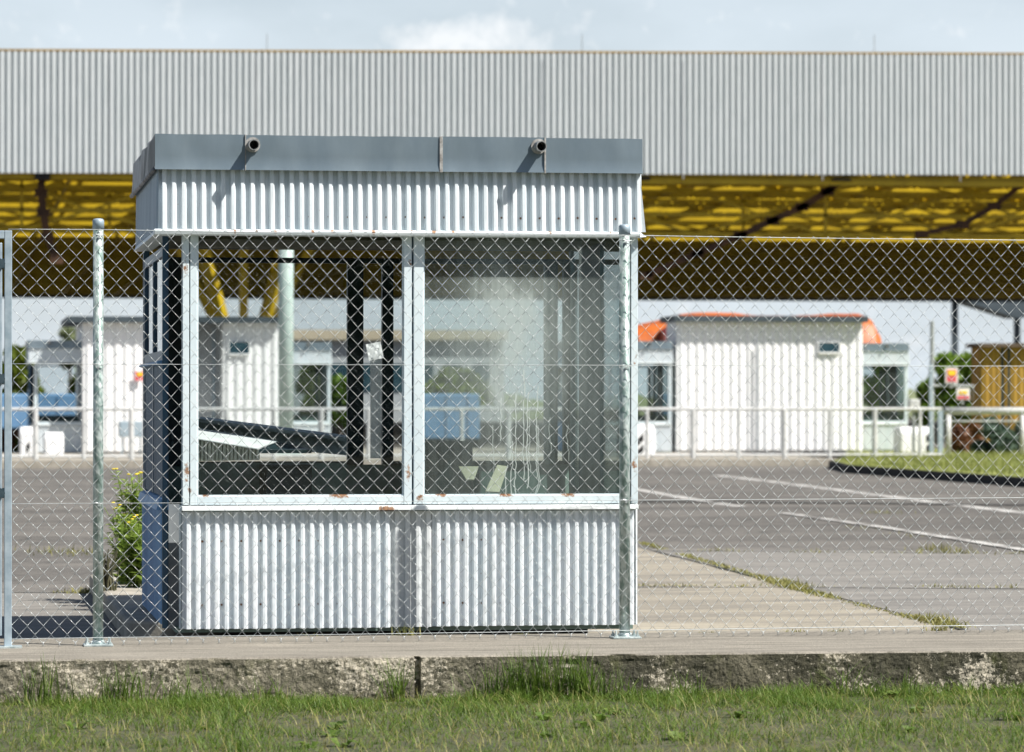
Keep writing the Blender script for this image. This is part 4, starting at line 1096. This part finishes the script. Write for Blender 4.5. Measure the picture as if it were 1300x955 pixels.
def tarp(pts, Y0, Y1, label, mat, name='tarpaulin', zbot=1.0):
    """lumpy cover: crest given as px points, rounded front to back"""
    m = MB(); nx = 40; ny = 8
    for i in range(nx+1):
        s = i/nx*(len(pts)-1); k = min(int(s), len(pts)-2); px = pts[k][0]+(pts[k+1][0]-pts[k][0])*(s-k); py = pts[k][1]+(pts[k+1][1]-pts[k][1])*(s-k)
        top = W(px, py, (Y0+Y1)/2)
        for j in range(ny+1):
            a = pi*j/ny; yy = (Y0+Y1)/2 - cos(a)*(Y1-Y0)/2; z = zbot + (top.z-zbot)*(sin(a)**.35 if 0 < j < ny else 0)
            z += .05*noise.noise((top.x*1.5, yy, 3)) if 0 < j < ny else 0
            m.v.append((top.x, yy, z))
    for i in range(nx):
        for j in range(ny): q = i*(ny+1)+j; m.f.append((q, q+1, q+ny+2, q+ny+1))
    m.f.append(tuple(range(ny+1))); m.f.append(tuple(nx*(ny+1)+j for j in range(ny+1))[::-1])
    o = m.build(name, mat, None, smooth=True); tag(o, label, 'tarpaulin'); return o
tarp([(798,416),(815,411),(835,407),(850,402),(875,399)], 91.0, 94, 'orange tarpaulin hump above the far kiosk left of the right cabin', M['orange'], zbot=2.25)
tarp([(862,399),(880,397.5),(930,397),(945,399.5),(1000,401),(1030,400),(1060,398.5),(1080,398),(1092,402),(1099,420),(1101,438)], 93.5, 97, 'long orange tarpaulin rising behind the roof of the right cabin', M['orange'], zbot=2.3)
tarp([(838,420),(850,412),(860,416),(866,424)], 90.2, 91.4, 'dark maroon cover wedged between orange tarpaulin and right cabin', M['maroon'], zbot=2.3)

def skip(pxa, pxb, pyt, pyb, Y, label, D=2.4):
    xa, xb, zt, zb = X(pxa,Y), X(pxb,Y), Zt(pxa,pyt,Y), Zt(pxa,pyb,Y)
    root = thing('truck_trailer', ((xa+xb)/2, Y, -.1), label, 'trailer', 'blue trailers far behind')
    m = MB().box(xa, xb, Y, Y+D, zb, zt); m.build('box_body', M['blue'], root, bevel=.05)
    m = MB()
    for i in range(int((xb-xa)/.6)): m.box(xa+.3+i*.6, xa+.36+i*.6, Y-.03, Y-.001, zb+.05, zt-.05)
    pieces(m, 'side_rib', M['blue'], root)
    MB().box(xa+.1, xb-.1, Y+.3, Y+D-.3, zb-.15, zb-.001).build('chassis', M['black'], root)
    for fx_ in (.12, .22, .78, .88):
        x = xa + (xb-xa)*fx_
        MB().tube([(x, Y+.05, .35), (x, Y+.3, .35)], .45, 16).build('wheel', M['black'], root)
    return root
skip(-120, 98, 500, 545, 100, 'blue trailer beyond the far left kiosk')
skip(525, 609, 500, 558, 104, 'blue trailer seen through the stained kiosk pane')

def tree(px, pyt, pyb, wpx, Y, mat, label, cat='tree', n=2600, leaf=.18, trunk=True, name=None, grp=None):
    zt, zbm = Zt(px, pyt, Y), Zt(px, pyb, Y); w = (X(px+wpx/2, Y) - X(px-wpx/2, Y)); cx_ = X(px, Y)
    rt = random.Random(int(px*7+pyt)); gz = -.1
    root = thing(name or ('tree' if trunk else 'shrub'), (cx_, Y, gz), label, cat, grp)
    m = MB(); clumps = []
    for _ in range(26):
        a = rt.uniform(0, 6.28); rr = rt.random()**.5*.42; hh = rt.random()
        sh = (1 - (2*hh-1)**2)**.5 if trunk else (1-hh**2)**.5
        clumps.append((cx_+cos(a)*rr*w*sh, Y+sin(a)*rr*w*sh, zbm+(zt-zbm)*(.1+.8*hh), rt.uniform(.10,.2)*w))
    for _ in range(n):
        c = clumps[rt.randrange(len(clumps))]
        q = Vector((rt.gauss(0,1), rt.gauss(0,1), rt.gauss(0,1))).normalized()*c[3]*rt.uniform(.5,1.1)
        p = Vector(c[:3]) + Vector((q.x, q.y, q.z*.8)); p.z = min(p.z, zt)
        d1 = Vector((rt.gauss(0,1), rt.gauss(0,1), rt.gauss(0,1))).normalized(); d2 = d1.cross(Vector((rt.gauss(0,1), rt.gauss(0,1), rt.gauss(0,1)))).normalized()
        s = leaf*rt.uniform(.5,1.2); b = len(m.v)
        m.v += [tuple(p-d1*s), tuple(p-d2*s*.5), tuple(p+d1*s), tuple(p+d2*s*.5)]; m.f.append((b,b+1,b+2,b+3))
    m.build('crown', mat, root)
    t = MB()
    t.tube([(cx_, Y, gz), (cx_+.05, Y, zbm), (cx_, Y, zbm+(zt-zbm)*.6)], [w*.04+.03, w*.03+.02, .02], 8)
    for k in range(5):
        a = rt.uniform(0,6.28); t.tube([(cx_, Y, zbm+(zt-zbm)*.08*k), (cx_+cos(a)*w*.25, Y+sin(a)*w*.25, zbm+(zt-zbm)*(.3+.1*k))], [w*.018+.012, .01], 6)
    t.build('trunk', M['bark'], root)
    return root
tree(1216, 441, 550, 84, 104, M['bushgreen'], 'bright green round tree behind the two red and yellow signs', n=5200, leaf=.16, grp='trees far behind')
tree(1178, 485, 540, 34, 106, M['bushgreen'], 'small green tree left of the round one near the right signs', n=1500, leaf=.2, grp='trees far behind')
tree(18, 441, 545, 70, 110, M['bushyellow'], 'yellow green tree at the far left behind the blue trailer', n=5200, leaf=.2, grp='trees far behind')
tree(88, 414, 470, 46, 300, M['bushpale'], 'pale hazy tree above the roof of the far left kiosk', n=2600, leaf=.25, grp='trees far behind')
tree(120, 447, 540, 90, 111, M['bushyellow'], 'green tree behind the far left kiosk windows', n=3500, leaf=.22, grp='trees far behind')
tree(430, 480, 540, 60, 111, M['bushgreen'], 'green tree seen through the kiosk beside the dark window post', n=2500, leaf=.22, grp='trees far behind')
tree(395, 455, 560, 44, 108, M['bushyellow'], 'olive tree behind the far kiosk right of the green column', n=2800, leaf=.2, grp='trees far behind')
tree(1122, 452, 560, 50, 110, M['bushgreen'], 'green tree showing through the far right kiosk', n=2200, leaf=.2, grp='trees far behind')
tree(580, 470, 540, 90, 112, M['bushyellow'], 'tree behind the blue trailer in the stained pane', n=2600, leaf=.25, grp='trees far behind')
tree(1262, 531, 583, 58, 84, M['bushgrey'], 'large blue green shrub behind the white barrier frame', 'shrub', 3800, .10, False, grp='shrubs at the right')
tree(1300, 536, 583, 46, 85, M['bushgrey'], 'blue green shrub at the right edge of the picture', 'shrub', 2500, .10, False, grp='shrubs at the right')
tree(1218, 541, 580, 34, 86, M['bushbrown'], 'rusty brown bush left of the blue green shrub', 'shrub', 2200, .09, False, grp='shrubs at the right')
tree(1236, 534, 570, 30, 90, M['bushbrown'], 'brown bush just behind the blue green shrub', 'shrub', 1500, .09, False, grp='shrubs at the right')
for px, py, lb in ((12,546,'brown hedge bush at the far left border'), (30,552,'brown green bush below the blue trailer'), (-20,548,'bush beyond the left border')):
    tree(px, py, 590, 30, 92, M['bushbrown'] if px != 30 else M['bushyellow'], lb, 'shrub', 1500, .10, False, grp='bushes at the far left')
# unseen wood added behind the viewer to darken pane reflections and sky fill
m = MB(); rt = random.Random(21)
for _ in range(9000):
    x = rt.uniform(-130, 130); y = -70 + rt.uniform(-5, 5); h = 13+5*noise.noise((x*.06,1,1))+2*noise.noise((x*.2,3,1)); z = rt.uniform(-.3, h)
    s = rt.uniform(.9,1.7); b = len(m.v); m.v += [(x-s,y,z-s*.3),(x,y-s*.4,z-s),(x+s,y,z+s*.2),(x,y+.3,z+s*.8)]; m.f.append((b,b+1,b+2,b+3))
o = m.build('added_wood', M['bushdark']); tag(o, 'unseen dark green wood added behind the viewer to darken the reflections', 'woods', kind='stuff')
# far wood on the horizon
m = MB(); rt = random.Random(11)
for _ in range(9000):
    x = rt.uniform(X(-300,300), X(1600,300)); y = 300+rt.uniform(-4,4); h = 1.6+1.3*noise.noise((x*.05,1,1))+.8*noise.noise((x*.2,3,1)); z = rt.uniform(-.1, max(.4,h))
    s = rt.uniform(.3,.7); b = len(m.v); m.v += [(x-s,y,z-s*.3),(x,y-s*.4,z-s),(x+s,y,z+s*.2),(x,y+.3,z+s*.8)]; m.f.append((b,b+1,b+2,b+3))
o = m.build('far_wood', M['bushpale']); tag(o, 'low pale line of far woods on the horizon', 'woods', kind='stuff')
# tan low building far away behind the green column
tb = thing('low_building', (X(430,270), 270, -.1), 'low tan building far behind, right of the pale green column', 'building')
zt = Zt(430, 419, 270)
MB().box(X(372,270), X(640,270), 270, 280, -.1, zt-.7).build('wall', M['bgrey2'], tb)
MB().box(X(368,270), X(644,270), 269.4, 280.4, zt-.7, zt).build('roof', M['tan'], tb)
for i in range(7):
    x = X(385+i*36, 270); MB().box(x, x+1.2, 269.93, 269.99, 2.0, 4.0).build('window', M['bgglass'], tb)

# slate awning on posts and ochre shed
AY = 262
aw = thing('awning', (X(1260,AY), AY, -.1), 'slate grey pitched roof on tall dark posts, far behind at the right edge', 'awning')
a1, a2, a3 = W(1190, 372, AY), W(1291, 404, AY), W(1330, 392, AY)
MB().prismy([(a1.x, a1.z), (a2.x, a2.z), (a3.x+8, a3.z), (a3.x+8, a1.z+4), (a1.x, a1.z+.6)], AY, AY+3).build('roof', M['slate'], aw)
for px, py in ((1213, 378), (1292, 402)):
    q = W(px, py, AY+1); MB().box(q.x-.19, q.x+.19, AY+1, AY+1.4, -.1, q.z).build('post', M['bgdark'], aw)
sh = thing('ochre_shed', (X(1290,94), 94, -.1), 'ochre brown shed with dark seams and roof below the slate awning', 'shed')
xa = X(1245, 94); xb = X(1420, 94); zt = Zt(1260, 441, 94)
gaps = [X(1272.5,94), X(1281,94), X(1330,94), X(1370,94)]
edges = [xa] + gaps + [xb]
for i in range(len(edges)-1):
    q = MB(); a_, b_2 = edges[i]+.04, edges[i+1]-.04; n = max(2, int((b_2-a_)/.14))
    corr_sheet(q, a_, b_2, .0, zt, 94, n=n, depth=.02); q.build('board_panel', M['ochre'], sh)
MB().box(xa, xb, 94.03, 94.9, -.1, zt).build('core', M['ochre'], sh)
for g_x in gaps: MB().box(g_x-.035, g_x+.035, 94.0, 94.028, -.05, zt).build('dark_seam', M['darkpost'], sh)
MB().box(xa-.1, xb+.2, 93.75, 95.1, zt+.001, zt+.1).build('roof', M['bark'], sh)

# sign poles
sp_ = thing('sign_frame', (X(1185,82), 82, .045), 'grey mast with frame holding two red and yellow notices', 'sign')
MB().tube([(X(1183.5,82),82,.045), (X(1183.5,82),82,Zt(1183,408,82))], .045, 10).build('mast', M['pole'], sp_)
MB().box(X(1179,82), X(1183,82), 81.9, 82.0, .045, Zt(1183,463,82)).box(X(1190,82), X(1196,82), 81.9, 82.0, .045, Zt(1183,520,82)).build('post', M['bgrey'], sp_)
MB().tube([(X(1183,82),81.95,Zt(1183,490,82)), (X(1235,82),81.95,Zt(1235,490,82)), (X(1235,82),81.95,Zt(1235,515,82))], .03, 8).build('frame', M['pole'], sp_)
for (a, b, c_, d_) in ((1198,1214,467,487), (1212,1229,493,508)):
    x0, x1, z1, z0 = X(a,82), X(b,82), Zt(a,c_,82), Zt(a,d_,82)
    s = MB().box(x0, x1, 81.85, 81.87, z0, z1).build('notice', M['signwhite'], sp_)
    if b-a < 16.5: MB().box(x0+.035, x1-.035, 81.842, 81.849, z0+.035, z1-.04).build('notice_field', M['signred'], s)
    else: MB().box(x0+.02, x1-.02, 81.842, 81.849, z0+.02, z0+.09).build('notice_field', M['signred'], s)
    MB().box(x0+.06, x1-.06, 81.834, 81.841, z0+(z1-z0)*.52, z1-.06).build('notice_symbol', M['signyellow'], s)
    MB().box(x0+(x1-x0)*.5-.02, x0+(x1-x0)*.5+.02, 81.87, 81.95, z0-.1, z1).build('bracket', M['pole'], s)
o = thing('floodlight', (X(1177,83), 83, .045), 'small white lamp housing on a short post beside the far right kiosk', 'lamp')
q = W(1160, 516, 83); MB().box(q.x-.12, q.x+.12, 82.9, 83.15, q.z-.12, q.z+.16).build('housing', M['whiterail'], o, bevel=.03)
MB().tube([(q.x,83,.045),(q.x,83,q.z-.12)], .04, 8).build('post', M['pole'], o)

# ------------------------------------------------------------------ WORLD, SUN, CAMERA
EL, AZ = radians(50.5), radians(126)
w = bpy.data.worlds.new('World'); scn.world = w; w.use_nodes = True; nt = w.node_tree; bg = nt.nodes['Background']
sky = nt.nodes.new('ShaderNodeTexSky'); sky.sky_type = 'NISHITA'; sky.sun_disc = False
sky.sun_elevation = EL; sky.sun_rotation = AZ; sky.air_density = 1.0; sky.dust_density = 1.2; sky.ozone_density = 1.0
tcn = nt.nodes.new('ShaderNodeTexCoord'); mp = nt.nodes.new('ShaderNodeMapping'); mp.inputs['Scale'].default_value = (1,1,2.6); nt.links.new(tcn.outputs['Generated'], mp.inputs[0])
cl = ramp(nt, noi(nt, mp.outputs[0], 9, 7, .55), [(.36, 0.0), (.62, 1.0)])
sz = nt.nodes.new('ShaderNodeSeparateXYZ'); nt.links.new(tcn.outputs['Generated'], sz.inputs[0])
hz = ramp(nt, sz.outputs[2], [(.08, 1.0), (.23, 0.06)])
base_c = mth(nt, 'MULTIPLY', mth(nt, 'ADD', mth(nt, 'MULTIPLY', cl, .22), .60), hz)
c = mixc(nt, base_c, sky.outputs[0], (10.4,11.6,12.7))
d_ = ray(590, 52).normalized()
vs = nt.nodes.new('ShaderNodeVectorMath'); vs.operation = 'SUBTRACT'; nt.links.new(tcn.outputs['Generated'], vs.inputs[0]); vs.inputs[1].default_value = d_
vm = nt.nodes.new('ShaderNodeVectorMath'); vm.operation = 'MULTIPLY'; nt.links.new(vs.outputs[0], vm.inputs[0]); vm.inputs[1].default_value = (1,1,3.2)
vl = nt.nodes.new('ShaderNodeVectorMath'); vl.operation = 'LENGTH'; nt.links.new(vm.outputs[0], vl.inputs[0])
pf = mth(nt, 'SUBTRACT', 1.0, mth(nt, 'DIVIDE', vl.outputs['Value'], .026), clamp=True)
pf = ramp(nt, mth(nt, 'ADD', pf, mth(nt, 'MULTIPLY', mth(nt, 'SUBTRACT', noi(nt, tcn.outputs['Generated'], 90, 7, .65), .5), 1.9)), [(.15, 0.0), (.75, 1.0)])
c = mixc(nt, mth(nt, 'MULTIPLY', pf, .6), c, (13.8,13.8,13.8))
nt.links.new(c, bg.inputs[0]); bg.inputs[1].default_value = .05
sd = bpy.data.lights.new('sun', 'SUN'); sd.energy = 5.0; sd.angle = radians(.5); sd.color = (1, .955, .88)
so = bpy.data.objects.new('sun', sd); COL.objects.link(so)
s = Vector((sin(AZ)*cos(EL), cos(AZ)*cos(EL), sin(EL))); so.rotation_euler = (-s).to_track_quat('-Z', 'Y').to_euler(); so.location = (0,0,30)

cd = bpy.data.cameras.new('camera'); co = bpy.data.objects.new('camera', cd); COL.objects.link(co); scn.camera = co
cd.sensor_width = 36; cd.lens = 36*F/1300; cd.clip_start = .1; cd.clip_end = 3000
co.location = CAM; co.rotation_euler = (pi/2 + PITCH, 0, -TH)
cd.dof.use_dof = True; cd.dof.focus_distance = 19.7; cd.dof.aperture_fstop = 5.2
scn.render.engine = 'CYCLES'
scn.view_settings.view_transform = 'Standard'; scn.view_settings.look = 'None'; scn.view_settings.exposure = .74; scn.view_settings.gamma = 1
scn.cycles.max_bounces = 8; scn.cycles.transparent_max_bounces = 24
